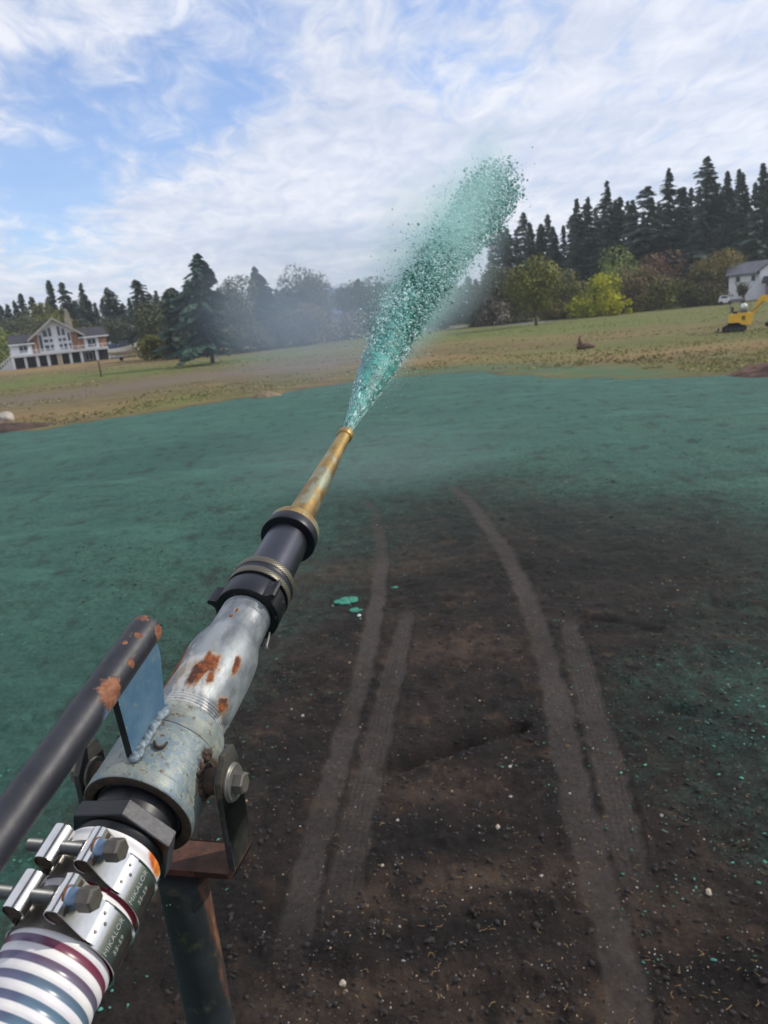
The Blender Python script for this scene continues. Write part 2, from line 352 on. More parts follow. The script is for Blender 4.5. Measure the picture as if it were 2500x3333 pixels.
soilc = g.mix(g.math('MULTIPLY', A['dusty'], g.ramp(g.noise(5, 5, .7, vec=nz), .32, .6)), soilc, lin('#5a4a3e'))
soilc = g.mix(g.math('MULTIPLY', A['damp_and_shade'], g.ramp(g.noise(4, 4, .6, vec=nz), .25, .5)), soilc, lin('#1b1817'))
trc = g.mix(g.ramp(g.noise(25, 5, .7, vec=nz), .3, .7), lin('#48423e'), lin('#5c5550'))
lat = A['tlat']
rib = g.ramp(g.math('SINE', g.math('MULTIPLY', lat, 19.0)), -.2, .6)
bars = g.ramp(g.math('SINE', g.math('MULTIPLY', A['talong'], 130.0)), -.1, .5)
inner = g.ramp(lat, 5, 6)                     # the ribbed pair of tracks
tread = g.math('MULTIPLY', g.math('MULTIPLY', g.math('ADD', g.math('MULTIPLY', rib, .6), g.math('MULTIPLY', bars, .4)), g.ramp(g.noise(6, 4, .7, vec=nz), .3, .6)), inner); trc2 = g.mix(g.math('MULTIPLY', tread, .55), trc, lin('#352f2c'))
base = g.mix(g.math('MULTIPLY', g.math('MULTIPLY', A['track'], g.ramp(g.noise(30, 5, .7, vec=nz), .22, .5)), .92), soilc, trc2)
mul_n = g.math('ADD', g.math('MULTIPLY', g.noise(38, 6, .75, vec=nz, dist=.6), .5), g.math('ADD', g.math('MULTIPLY', g.noise(150, 3, .6, vec=nz), .25), g.math('MULTIPLY', g.noise(4.5, 4, .6, vec=nz), .25)))
mm = g.math('ADD', mul_n, g.math('MULTIPLY', A['mulch'], .34)); mm = g.math('SUBTRACT', mm, g.math('MULTIPLY', A['track'], .09))
mfac = g.math('MULTIPLY', g.ramp(mm, .53, .84), g.ramp(A['mulch'], .015, .2))
mc = g.mix(g.ramp(g.noise(14, 5, .7, vec=nz), .3, .7), lin('#2e4f43'), lin('#4b7a69'))
mc = g.mix(g.math('MULTIPLY', g.ramp(g.noise(.45, 4, .6, vec=nz), .38, .62), .55), mc, lin('#355b53'))
mc = g.mix(g.math('MULTIPLY', g.ramp(g.noise(2.0, 5, .65, vec=nz, st=(1, .5, 1)), .52, .66), .75), mc, lin('#2b3d36'))
mc = g.mix(g.math('MULTIPLY', g.ramp(g.noise(.75, 6, .7, vec=nz, st=(.55, 1.7, 1), off=(4, 2, 0)), .53, .64), .5), mc, lin('#2c423a'))
mc = g.mix(g.math('MULTIPLY', g.ramp(g.noise(.5, 6, .7, vec=nz, st=(.6, 1.6, 1), off=(14, 7, 0)), .52, .66), .6), mc, lin('#4c7c6c'))
mc = g.mix(g.math('MULTIPLY', g.ramp(g.noise(26, 5, .8, vec=nz, off=(2, 9, 0)), .50, .66), .45), mc, lin('#47796a'))
mc = g.mix(g.math('MULTIPLY', g.ramp(g.noise(55, 5, .8, vec=nz, off=(6, 1, 0)), .54, .64), .7), mc, lin('#26342f'))
base = g.mix(g.math('MULTIPLY', A['veil'], g.math('SUBTRACT', .66, g.math('MULTIPLY', A['track'], .5))), base, lin('#2f413b'))
base = g.mix(mfac, base, mc)
fn = g.noise(.25, 6, .6, vec=nz); fn2 = g.noise(2.2, 5, .7, vec=nz); fn3 = g.noise(.6, 5, .65, vec=nz, st=(1, 2.2, 1), off=(3, 3, 0))
fld = g.mix(g.ramp(fn, .38, .62), lin('#6b5a3d'), lin('#5f5d37')); fld = g.mix(g.math('MULTIPLY', g.ramp(fn2, .35, .65), .6), fld, lin('#7b6b4a'))
fld = g.mix(g.math('MULTIPLY', g.ramp(fn3, .48, .60), .75), fld, lin('#4f4431'))
fld = g.mix(g.math('MULTIPLY', g.ramp(g.noise(.35, 6, .7, vec=nz, st=(.5, 1.6, 1), off=(9, 4, 0)), .50, .62), .55), fld, lin('#5d6a35'))
fld = g.mix(g.math('MULTIPLY', g.ramp(g.noise(.22, 7, .75, vec=nz, st=(.45, 1.5, 1), off=(1, 14, 0)), .50, .60), .65), fld, lin('#5a5231'))
fld = g.mix(g.math('MULTIPLY', g.ramp(g.noise(.30, 7, .75, vec=nz, st=(.45, 1.5, 1), off=(21, 4, 0)), .52, .62), .6), fld, lin('#8a7c50'))
fld = g.mix(g.math('MULTIPLY', A['straw'], g.ramp(fn2, .2, .6)), fld, lin('#8d744f'))
fld = g.mix(g.math('MULTIPLY', A['lush'], g.ramp(fn2, .15, .55)), fld, g.mix(g.ramp(fn3, .35, .6), lin('#4c5f2a'), lin('#6a7238')))
fld = g.mix(g.math('MULTIPLY', A['path'], g.ramp(fn3, .2, .6)), fld, lin('#6f6257'))
fld = g.mix(A['grav'], fld, lin('#7f7f80'))
fld = g.mix(g.math('MULTIPLY', A['over'], g.ramp(fn2, .3, .6)), fld, lin('#4a6b50'))
base = g.mix(A['site'], fld, base)
g.set(base, g.mixf(mfac, .92, .75), 0.0, Specular_IOR_Level=.25)
b0 = g.bump(g.noise(13, 7, .8, vec=nz), 1.0, .05); b1 = g.bump(g.noise(45, 6, .7, vec=nz), 1.0, .022, b0); b2 = g.bump(g.noise(220, 3, .7, vec=nz), .6, .004, b1)
g.bump(g.math('MULTIPLY', g.math('MULTIPLY', tread, A['track']), 1.0), .5, .010, b2)
go = frombuf_np('ground', GV, faces, mats=[g.m], smooth=True)
for nme, arr in (('site', sitem), ('mulch', mulch), ('track', tr), ('tlat', tlat), ('talong', talong), ('path', path), ('lush', lush), ('straw', straw), ('grav', grav), ('over', over), ('dusty', dusty), ('damp_and_shade', damp_and_shade), ('veil', veil)):
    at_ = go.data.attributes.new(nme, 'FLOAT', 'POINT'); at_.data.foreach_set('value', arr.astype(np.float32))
tag(go, kind='structure')

# loose gravel and straw on the soil (nobody could count them)
ico = [(0, 0, 1), (.894, 0, .447), (.276, .851, .447), (-.724, .526, .447), (-.724, -.526, .447), (.276, -.851, .447), (.724, .526, -.447), (-.276, .851, -.447), (-.894, 0, -.447), (-.276, -.851, -.447), (.724, -.526, -.447), (0, 0, -1)]
icof = [(0, 1, 2), (0, 2, 3), (0, 3, 4), (0, 4, 5), (0, 5, 1), (1, 6, 2), (2, 7, 3), (3, 8, 4), (4, 9, 5), (5, 10, 1), (6, 7, 2), (7, 8, 3), (8, 9, 4), (9, 10, 5), (10, 6, 1), (11, 7, 6), (11, 8, 7), (11, 9, 8), (11, 10, 9), (11, 6, 10)]
ICO, ICOF = np.array(ico), np.array(icof)
def scatter(name, pos, siz, mats, mi, parent=None, jitter=.3, smooth=True, axes=None):
    n = len(pos); V = ICO[None]*(1+jitter*(rng.random((n, 12, 1))-.5)); V = V*siz[:, None, :]
    if axes is None:
        a = rng.random(n)*6.28; c, s = np.cos(a), np.sin(a)
        V = np.stack([V[..., 0]*c[:, None]-V[..., 1]*s[:, None], V[..., 0]*s[:, None]+V[..., 1]*c[:, None], V[..., 2]], -1)
    else: V = np.einsum('nij,nkj->nki', axes, V)
    V = V+pos[:, None, :]; F = ICOF[None]+12*np.arange(n)[:, None, None]
    return frombuf_np(name, V.reshape(-1, 3), F.reshape(-1, 3), parent, mats, np.repeat(mi, 20), smooth)
m_peb = [simple('pebble_grey', '#8b8680', .8, var=.3, scale=40), simple('pebble_tan', '#9c8266', .8, var=.3, scale=40), simple('pebble_white', '#b3aea8', .7, var=.2, scale=40), simple('pebble_dark', '#4e4641', .9, var=.3, scale=40)]
n = 4200; pxs = rng.uniform(500, 2600, n); pr = 3.0*np.exp(rng.random(n)*1.75); pth = np.radians(rng.uniform(-16, 32, n))
gx, gy = pr*np.sin(pth), pr*np.cos(pth)
from mathutils import kdtree
sel = np.where((rd < 24) & (rd > 2) & (np.abs(ql[:, 0]) < .85))[0]; kd = kdtree.KDTree(len(sel))
for i, j in enumerate(sel): kd.insert((GX[j], GY[j], 0), i)
kd.balance()
def gz(x, y): return float(z[sel[kd.find((x, y, 0))[1]]])
gzv = np.array([gz(a, b) for a, b in zip(gx, gy)])
s = .0024+.0034*rng.random(n)**2.2+.007*(rng.random(n) > .985); s = s*(1+.03*pr)
s3 = np.stack([s*rng.uniform(.8, 1.4, n), s*rng.uniform(.8, 1.2, n), s*rng.uniform(.5, .9, n)], 1)
o = scatter('gravel', np.stack([gx, gy, gzv+s*.25], 1), s3, m_peb, rng.choice(4, n, p=[.34, .24, .05, .37])); tag(o, 'scattered small pebbles lying over the dark soil', 'gravel', kind='stuff')
n = 15000; pr = 2.8*np.exp(rng.random(n)*1.9); pth = np.radians(rng.uniform(-24, 34, n)); gx, gy = pr*np.sin(pth), pr*np.cos(pth); gzv = np.array([gz(a, b) for a, b in zip(gx, gy)])
s = .0035+.015*rng.random(n)**5; s3 = np.stack([s*rng.uniform(.8, 1.9, n), s*rng.uniform(.6, 1.3, n), s*rng.uniform(.35, .7, n)], 1)
m_clod = simple('soil_clod', '#2b2523', .95, var=.35, scale=60, bump=.6, bscale=200, bdist=.003)
trk = np.array([tr[sel[kd.find((a, b, 0))[1]]] for a, b in zip(gx, gy)]); keep = trk < .3
o = scatter('soil_clods', np.stack([gx, gy, gzv+s*.1], 1)[keep], s3[keep], [m_clod], np.zeros(keep.sum()), jitter=1.1, smooth=False); tag(o, 'crumbs of dark tilled soil covering the field', 'soil', kind='stuff')
n = 16000; pr = 3.0*np.exp(rng.random(n)*1.5); pth = np.radians(rng.uniform(-34, 36, n)); gx, gy = pr*np.sin(pth), pr*np.cos(pth); ii = np.array([sel[kd.find((a, b, 0))[1]] for a, b in zip(gx, gy)])
pm = np.clip(mulch[ii]*1.3, 0, .8)+.35*np.exp(-(((gx+.55)/.5)**2+((gy-6.6)/1.0)**2)); cl4 = fbm(gx*3, gy*3, 3); keep = (rng.random(n) < pm+cl4*.8) & (mulch[ii] > .004); gx, gy, ii = gx[keep], gy[keep], ii[keep]; n = len(gx)
s = .0035+.009*rng.random(n)**3; s3 = np.stack([s*rng.uniform(.8, 1.8, n), s*rng.uniform(.6, 1.2, n), s*rng.uniform(.15, .35, n)], 1)
o = scatter('mulch_flecks', np.stack([gx, gy, z[ii]+s*.25+.004], 1), s3, [simple('fleck_green', '#35705f', .7, var=.3, scale=20), simple('fleck_pale', '#4d8f7b', .7, var=.3, scale=20), simple('fleck_dark', '#26473d', .8, var=.3, scale=20)], rng.choice(3, n, p=[.5, .2, .3]), jitter=1.0, smooth=False); tag(o, 'flecks of green mulch fibre sprinkled over the soil', 'mulch', kind='stuff')
n = 420; v = []; f = []
for i in range(n):
    r = 3*math.exp(random.random()*1.6); t = rad(random.uniform(-10, 32)); x, y = r*math.sin(t), r*math.cos(t); zz = gz(x, y)+.006
    a = random.random()*6.28; L = random.uniform(.012, .05); w = .0016; dx, dy = math.cos(a)*L, math.sin(a)*L; nx, ny = -math.sin(a)*w, math.cos(a)*w; h = random.uniform(0, .012); b = len(v); bend = random.uniform(-.3, .3)
    mxx, myy = x+dx/2-dy*bend, y+dy/2+dx*bend
    v += [(x-nx, y-ny, zz), (x+nx, y+ny, zz), (mxx+nx, myy+ny, zz+h), (mxx-nx, myy-ny, zz+h), (x+dx+nx, y+dy+ny, zz), (x+dx-nx, y+dy-ny, zz), (mxx, myy, zz+h+.002), (x, y, zz+.002), (x+dx, y+dy, zz+.002)]
    f += [(b, b+3, b+6, b+7), (b+7, b+6, b+2, b+1), (b+3, b+5, b+8, b+6), (b+6, b+8, b+4, b+2)]
o = frombuf('straw_bits', v, f, mats=[simple('dry_straw', '#8e7147', .8)]); tag(o, 'short pieces of dry straw strewn on the soil', 'straw', kind='stuff')
# single stones that stand out
def stone(px, py, size, label, mat, name='stone', cat='stone', flat=.65, dz=0):
    P = ground(px, py); bm = bmesh.new(); bmesh.ops.create_icosphere(bm, subdivisions=3, radius=1)
    k = random.random()*50
    for v_ in bm.verts:
        c = v_.co; q_ = 1+.16*math.sin(2.1*c.x+k)+.12*math.sin(3.3*c.y+k*2)+.08*math.sin(5*c.z+c.x*4+k)
        v_.co = Vector((c.x*size*1.15*q_, c.y*size*.9*q_, c.z*size*flat*q_))
    o = fin(name, bm, None, [mat], None); zz = gz(P[0], P[1]) if math.hypot(P[0], P[1]) < 22 else ground_z(P[0], P[1]); o.location = (P[0], P[1], zz+size*flat*.35+dz); o.rotation_euler = (0, 0, random.random()*3)
    tag(o, label, cat, 'loose stones on the soil' if cat == 'stone' else None); return o
ms1 = simple('stone_cream', '#a99c88', .75, var=.2, scale=30, bump=.3, bscale=90, bdist=.002); ms2 = simple('stone_grey', '#96918c', .75, var=.2, scale=30, bump=.3, bscale=90, bdist=.002)
stone(1115, 3200, .0185, 'largest cream stone near the bottom edge right of the rusty post', ms1)
stone(1620, 2686, .017, 'round pale stone alone on dark soil between the two wheel tracks', ms1)
stone(2306, 2903, .022, 'pale oval stone on the soil right of the right wheel track', ms1)
stone(1290, 2812, .014, 'larger of two cream stones touching side by side inside the left track', ms1)
stone(1244, 2818, .011, 'smaller cream stone beside its larger pale neighbour', ms1)
stone(1661, 2585, .012, 'grey white stone above the round pale stone between the tracks', ms2)
stone(1293, 2655, .012, 'dusty grey stone at the edge of the left wheel track', ms2)
stone(1763, 2850, .011, 'small light grey stone left of the right wheel track', ms2)
stone(984, 2318, .017, 'flat grey stone at the left end of the soil beside the gun', ms2)
stone(1313, 3130, .009, 'small white stone at the dark step near the bottom edge', ms2)
stone(1350, 2100, .02, 'rounded dirt covered lump beside the ribbed left track', simple('dirt_lump', '#4a3d33', .9))
m_teal = MB('fresh_mulch'); m_teal.set(m_teal.mix(m_teal.ramp(m_teal.noise(60), .35, .65), lin('#1d6452'), lin('#389478')), .55, 0.0); m_teal.bump(m_teal.noise(180), .8, .004)
def splat(px, py, n, R, label):
    P = ground(px, py); bm = bmesh.new()
    for i in range(n):
        a, r = random.random()*6.28, .8*R*math.sqrt(random.random()); s_ = random.uniform(.12, .26)*R
        M = Matrix.Translation((r*math.cos(a)*1.3, r*math.sin(a), .004)) @ Matrix.Diagonal((s_*1.5, s_, s_*.35, 1)); bmesh.ops.create_icosphere(bm, subdivisions=2, radius=1, matrix=M)
    for v_ in bm.verts: v_.co += Vector((random.uniform(-1, 1), random.uniform(-1, 1), random.uniform(-.4, .4)))*R*.05
    o = fin('mulch_clump', bm, None, [m_teal.m], None); o.location = (P[0], P[1], gz(P[0], P[1])+.004); tag(o, label, 'mulch clump', 'wet clumps of green mulch on the soil')
splat(1128, 1955, 60, .13, 'wide wet splat of bright green mulch beside the left wheel track')
splat(1160, 1985, 40, .08, 'lower lobe of bright green mulch next to the white droplet')
splat(1284, 1903, 30, .04, 'small green mulch dab right of the left wheel track')
o = stone(1169, 2003, .022, 'bright white blob at the foot of the green mulch splat', simple('white_foam', '#cfe8e0', .4), 'foam_blob', 'foam blob')
stone(1083, 1968, .008, 'tiny white dot left of the green mulch splat', simple('white_foam_dot', '#cfe8e0', .4), 'foam_blob', 'foam blob')

# ------------------------------------------------------------------ the spray gun
_V = ray(1785.5, 202.7); Dg = _V/np.linalg.norm(_V); Og = at(375.64, 2785.36, K)
Xg = np.cross(Dg, [0, 0, 1]); Xg /= np.linalg.norm(Xg); Yg = np.cross(Xg, Dg); Tg = Og+K*.13*Dg
Fh = np.array([-Xg[1], Xg[0], 0.0])         # level direction the stand faces
gun = empty('spray_gun', label='metal hydroseeding gun with a brass nozzle spraying green slurry, held in a forked stand', cat='spray gun')
MG = Matrix(((Xg[0], Yg[0], -Dg[0], Tg[0]), (Xg[1], Yg[1], -Dg[1], Tg[1]), (Xg[2], Yg[2], -Dg[2], Tg[2]), (0, 0, 0, 1)))
gun.matrix_world = MG
def G(x, y, s_): return Vector((x*K, y*K, -(s_-.13)*K))
def gp(prof, c=.0006): return chamf([(-(s_-.13)*K, r*K) for s_, r in prof], c)
def Gz(s_): return -(s_-.13)*K

# materials of the gun
def m_galv():
    m = MB('galvanised_steel')
    c = m.mix(m.ramp(m.noise(55, 6, .6, st=(1, 1, .45)), .35, .65), lin('#62676c'), lin('#8f9598'))
    c = m.mix(m.ramp(m.noise(22, 5, .7, st=(1, 1, .5), off=(3, 1, 2)), .53, .60), c, lin('#b5b5b0'))
    c = m.mix(m.math('MULTIPLY', m.ramp(m.noise(95, 6, .75, dist=.4), .56, .70), .6), c, lin('#6f6a66'))
    c = m.mix(m.math('MULTIPLY', m.ramp(m.noise(30, 6, .7, st=(1, 1, .3), off=(9, 0, 0)), .60, .68), .55), c, lin('#a08b6b'))
    bl = m.blobs([(tuple(G(.022, .060, .318)), (.0075, .02, .014)), (tuple(G(.013, .062, .296)), (.0070, .02, .016)), (tuple(G(-.044, .047, .312)), (.006, .012, .028)), (tuple(G(.034, .054, .288)), (.0030, .02, .007)), (tuple(G(.010, .049, .472)), (.0014, .02, .003)), (tuple(G(.006, .05, .455)), (.0022, .02, .0022)), (tuple(G(.055, .03, .34)), (.002, .008, .012)), (tuple(G(.060, .022, .262)), (.0035, .008, .008))])
    nn = m.noise(130, 6, .7, st=(1, 1, .5)); rf = m.ramp(m.math('ADD', bl, m.math('MULTIPLY', m.math('SUBTRACT', nn, .5), 2.2)), .0, .42)
    halo = m.ramp(m.math('ADD', bl, m.math('MULTIPLY', m.math('SUBTRACT', nn, .5), 2.2)), -.18, .12)
    c = m.mix(m.math('MULTIPLY', halo, .5), c, lin('#9c7a4c'))
    rc = m.mix(m.ramp(m.noise(240, 4, .7), .4, .62), lin('#5d2e18'), lin('#8a4a20')); rc = m.mix(m.ramp(m.noise(90, 3, .6), .50, .66), rc, lin('#44251a'))
    c = m.mix(rf, c, rc)
    m.set(c, m.mixf(rf, m.mixf(m.noise(40), .40, .62), .9), m.mixf(rf, .35, 0.0))
    b_ = m.bump(m.noise(300, 4, .6), .25, .0006); m.bump(rf, .6, .0005, b_); return m.m
def m_blue():
    m = MB('worn_blue_paint')
    z_ = m.xyz()[2]
    c = m.mix(m.ramp(m.noise(45, 6, .7), .40, .60), lin('#66757b'), lin('#7f8680'))
    c = m.mix(m.math('MULTIPLY', m.ramp(m.noise(28, 4, .6, off=(4, 4, 0)), .52, .60), .7), c, lin('#60737f'))
    c = m.mix(m.math('MULTIPLY', m.ramp(m.noise(330, 3, .7), .50, .62), .7), c, lin('#8b8f80'))
    c = m.mix(m.ramp(m.noise(150, 4, .7, off=(2, 7, 1)), .60, .66), c, lin('#5f4e36'))
    c = m.mix(m.ramp(m.noise(420, 2, .5, off=(1, 1, 1)), .66, .71), c, lin('#57412b'))
    dirt = m.blobs([(tuple(G(.075, -.005, .145)), (.012, .02, .014)), (tuple(G(.072, .02, .155)), (.008, .009, .008)), (tuple(G(-.02, .07, .195)), (.014, .02, .006)), (tuple(G(.012, .085, .10)), (.003, .02, .006)), (tuple(G(-.075, .02, .13)), (.012, .012, .012))])
    c = m.mix(m.ramp(m.math('ADD', dirt, m.math('MULTIPLY', m.math('SUBTRACT', m.noise(120, 5, .7), .5), 1.3)), .0, .35), c, lin('#3f3227'))
    low = m.xyz()[1]; c = m.mix(m.ramp(m.math('ADD', m.math('MULTIPLY', low, -1.0), m.math('MULTIPLY', m.noise(70, 4, .6), .02)), .016, .034), c, lin('#8c7a4e'))
    rf = m.noise(90, 4, .6); m.set(c, m.mixf(rf, .35, .6), .15); b_ = m.bump(m.noise(500, 3, .6), .3, .0004); m.bump(m.noise(150, 4, .7, off=(2, 7, 1)), .3, .0006, b_); return m.m
def m_cast():
    m = MB('weathered_cast_iron'); c = m.mix(m.ramp(m.noise(60, 6, .7), .38, .62), lin('#6d746f'), lin('#8b8f86')); c = m.mix(m.math('MULTIPLY', m.ramp(m.noise(40, 5, .7, off=(3, 1, 0)), .52, .62), .6), c, lin('#66788a'))
    c = m.mix(m.ramp(m.noise(170, 4, .7, off=(2, 7, 1)), .58, .66), c, lin('#5a4a38')); m.set(c, .6, .1); m.bump(m.noise(350, 4, .7), .6, .0006); return m.m
def m_handle():
    m = MB('handle_black_paint')
    c = m.mix(m.ramp(m.noise(40, 4, .6), .3, .7), lin('#1c1d25'), lin('#2b2c34'))
    bl = m.blobs([(tuple(G(.022, .212, .090)), (.0098, .011, .0105)), (tuple(G(.02, .212, .145)), (.0026, .006, .0045)), (tuple(G(.0, .222, .225)), (.0075, .004, .0045)), (tuple(G(.024, .20, .222)), (.003, .008, .0055)), (tuple(G(.012, .224, .19)), (.0028, .004, .003)), (tuple(G(.022, .215, .08)), (.0018, .006, .003)), (tuple(G(.004, .226, .17)), (.0022, .004, .003))])
    nn = m.noise(150, 6, .7); rf = m.ramp(m.math('ADD', bl, m.math('MULTIPLY', m.math('SUBTRACT', nn, .5), 1.7)), .05, .2)
    fl = m.math('MULTIPLY', m.ramp(m.noise(260, 5, .75, off=(5, 0, 0)), .60, .66), m.ramp(m.xyz()[1], .09, .10))
    zf = m.ramp(m.xyz()[2], -.03, .02); fl = m.math('MULTIPLY', fl, m.mixf(zf, .8, .12))
    c = m.mix(fl, c, lin('#7d6146')); c = m.mix(rf, c, m.mix(m.ramp(m.noise(200), .4, .65), lin('#6e4430'), lin('#8f6248')))
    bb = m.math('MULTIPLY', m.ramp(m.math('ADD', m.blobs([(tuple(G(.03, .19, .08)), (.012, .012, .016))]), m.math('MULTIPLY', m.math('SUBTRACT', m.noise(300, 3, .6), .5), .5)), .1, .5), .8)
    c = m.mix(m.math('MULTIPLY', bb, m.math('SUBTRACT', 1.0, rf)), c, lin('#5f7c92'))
    m.set(c, m.mixf(rf, m.mixf(m.noise(120, 4), .42, .6), .85), .1); m.bump(m.math('ADD', rf, m.noise(500, 3, .6)), .2, .0003); return m.m
def m_brass():
    m = MB('patinated_brass')
    c = m.mix(m.ramp(m.noise(60, 5, .6, st=(1, 1, .4)), .35, .65), lin('#806840'), lin('#a58a50'))
    c = m.mix(m.math('MULTIPLY', m.ramp(m.noise(48, 5, .65, st=(1, 1, .5), off=(3, 2, 0)), .50, .64), .75), c, lin('#8e9c8c'))
    c = m.mix(m.math('MULTIPLY', m.ramp(m.noise(30, 5, .6, st=(1, 1, .3), off=(8, 2, 4)), .55, .72), .7), c, lin('#7b6138'))
    m.set(c, m.mixf(m.noise(50), .36, .58), .7); m.bump(m.noise(400, 4, .6), .15, .0004); return m.m
def metal(name, col, rough, met=1.0, var=.15, sc=60, bump=.1):
    m = MB(name); c = lin(col); m.set(m.mix(m.ramp(m.noise(sc, 5, .65), .3, .7), tuple(x*(1-var) for x in c[:3])+(1,), c), m.mixf(m.noise(sc*.7, 4), rough*.7, rough*1.3), met)
    if bump: m.bump(m.noise(sc*6, 3, .6), bump, .0003)
    return m.m
def m_knurl():
    m = MB('knurled_aluminium'); x, y, z_ = m.xyz(); a = m.math('ARCTAN2', y, x)
    p1 = m.math('SINE', m.math('ADD', m.math('MULTIPLY', a, 60.0), m.math('MULTIPLY', z_, 2100.0)))
    p2 = m.math('SINE', m.math('SUBTRACT', m.math('MULTIPLY', a, 60.0), m.math('MULTIPLY', z_, 2100.0)))
    h = m.math('MAXIMUM', p1, p2)
    m.set(m.mix(m.ramp(h, .2, .95), lin('#7d7766'), lin('#2f2d29')), .45, .6); m.bump(h, -.8, .0006); return m.m
def m_hose():
    m = MB('striped_hose'); x, y, z_ = m.xyz(); yy = m.math('ADD', y, m.math('MULTIPLY', m.math('POWER', m.math('MAXIMUM', m.math('SUBTRACT', z_, .105), 0.0), 2.0), .9))
    ph = m.math('FRACT', m.math('ADD', m.math('ADD', .03, m.math('DIVIDE', z_, .0087)), m.math('DIVIDE', m.math('ARCTAN2', yy, x), 6.28318)))
    st = m.math('MULTIPLY', m.ramp(ph, .44, .52), m.math('MULTIPLY', m.math('SUBTRACT', 1.0, m.ramp(ph, .90, .99)), m.ramp(z_, .0745, .0755)))
    lon = m.noise(9, 2, .5, st=(1, 1, .3)); cc = m.mix(m.ramp(m.math('ADD', z_, m.math('MULTIPLY', lon, .02)), .128, .158), lin('#75102f'), lin('#566f82'))
    cc = m.mix(m.math('MULTIPLY', m.ramp(m.math('ADD', m.math('ABSOLUTE', m.math('ADD', x, .004)), m.math('MULTIPLY', m.noise(50, 2, .5, st=(1, 1, 3)), .012)), .024, .012), .75), cc, lin('#5b5877'))  # grey-purple sky reflection painted into the stripes along the middle
    w_ = m.mix(m.ramp(m.noise(60, 4), .3, .7), lin('#cfccd0'), lin('#dedbd8'))
    stain = m.ramp(m.math('ADD', m.blobs([(tuple(G(.066, .0, -.006)), (.014, .016, .008))]), m.math('MULTIPLY', m.math('SUBTRACT', m.noise(110, 5), .5), .9)), .15, .6)
    c = m.mix(st, w_, cc); c = m.mix(stain, c, m.mix(m.ramp(m.noise(150), .4, .6), lin('#d98432'), lin('#b3582a')))
    c = m.mix(m.ramp(m.noise(300, 3, .7, off=(1, 4, 0)), .72, .76), c, lin('#77706a'))
    m.set(c, m.mixf(st, .5, m.mixf(m.noise(40), .18, .4)), 0.0); 
    m.bump(m.math('SINE', m.math('MULTIPLY', ph, 6.28318)), .35, .0012); return m.m
def m_post():
    m = MB('weathered_post'); x, y, z_ = m.xyz()
    side = m.math('ADD', m.math('MULTIPLY', x, 30.0), m.math('ADD', m.math('MULTIPLY', m.math('SUBTRACT', m.noise(30, 5, .6, st=(1, 1, .3)), .5), .9), m.math('MULTIPLY', m.math('SUBTRACT', m.noise(7, 3, .5), .5), .8)))
    c = m.mix(m.ramp(m.noise(25, 5, .6), .35, .65), lin('#171b1e'), lin('#262b2e')); c = m.mix(m.ramp(m.noise(30, 5, .7, off=(4, 0, 0)), .55, .75), c, lin('#4b4a34'))
    c = m.mix(m.ramp(side, .40, .62), c, m.mix(m.ramp(m.noise(80, 4), .35, .65), lin('#7b4a2f'), lin('#94623f')))
    top = m.ramp(m.math('ADD', z_, m.math('MULTIPLY', m.noise(90, 4), .01)), -.012, -.002); c = m.mix(top, c, lin('#8a4a2a'))
    c = m.mix(m.ramp(m.noise(210, 2, .5), .735, .75), c, lin('#c9c9c0'))
    m.set(c, .6, .1); m.bump(m.noise(300, 4), .25, .0005); return m.m
def m_rusty():
    m = MB('rusty_fork_steel'); x, y, z_ = m.xyz()
    c = m.mix(m.ramp(m.noise(35, 5, .6), .35, .65), lin('#2b2c2c'), lin('#464540')); c = m.mix(m.ramp(m.noise(50, 5, .7, off=(3, 0, 0)), .52, .68), c, lin('#5d5340'))
    low = m.ramp(m.math('ADD', m.math('MULTIPLY', z_, -1.0), m.math('MULTIPLY', m.noise(80, 5, .7), .016)), .060, .072)
    c = m.mix(low, c, m.mix(m.ramp(m.noise(70, 5, .7), .35, .65), lin('#4c2c20'), lin('#6d4636'))); 
    m.set(c, .6, m.mixf(low, .35, 0.0)); m.bump(m.noise(350, 4), .3, .0005); return m.m
MAT = dict(cast=m_cast(), galv=m_galv(), blue=m_blue(), handle=m_handle(), brass=m_brass(), knurl=m_knurl(), hose=m_hose(), post=m_post(), fork=m_rusty())
MAT['anod'] = metal('dark_anodised_aluminium', '#4c4d56', .34, .85, .12, 20, .03)
MAT['anodb'] = metal('black_anodised_coupling', '#24262f', .42, .4, .3, 30, .05)
mm_ = MB('scuffed_black_coupling'); mm_.set(mm_.mix(mm_.ramp(mm_.noise(160, 6, .75), .60, .68), lin('#121215'), lin('#77756f')), .4, .2); MAT['scuff'] = mm_.m
mm_ = MB('black_poly'); cc = mm_.mix(mm_.ramp(mm_.noise(200, 4, .6), .3, .7), lin('#0e0f13'), lin('#17181c')); cc = mm_.mix(mm_.ramp(mm_.noise(260, 2, .5, off=(3, 0, 0)), .76, .78), cc, lin('#8a8a88')); mm_.set(cc, mm_.mixf(mm_.noise(80), .32, .5), 0.0); mm_.bump(mm_.noise(240, 4), .15, .0005); MAT['poly'] = mm_.m
mm_ = MB('sunlit_scratched_poly'); cc = mm_.mix(mm_.ramp(mm_.noise(150, 5, .7, st=(1, 1, 2)), .35, .65), lin('#303034'), lin('#4c4c50')); cc = mm_.mix(mm_.ramp(mm_.noise(28, 2, .5, st=(4, .3, .5), off=(2, 0, 0)), .62, .64), cc, lin('#2a2a2d')); mm_.set(cc, .5, 0.0); mm_.bump(mm_.noise(260, 5, .7), .5, .0007); MAT['poly_sunlit'] = mm_.m
MAT['chrome'] = metal('polished_stainless', '#e6e4e0', .22, 1.0, .12, 70, .05)
MAT['boltc'] = metal('zinc_bolt', '#77726a', .42, .5, .4, 90, .2)
MAT['thread'] = metal('zinc_thread', '#6d6f70', .42, .7, .3, 90, .05)
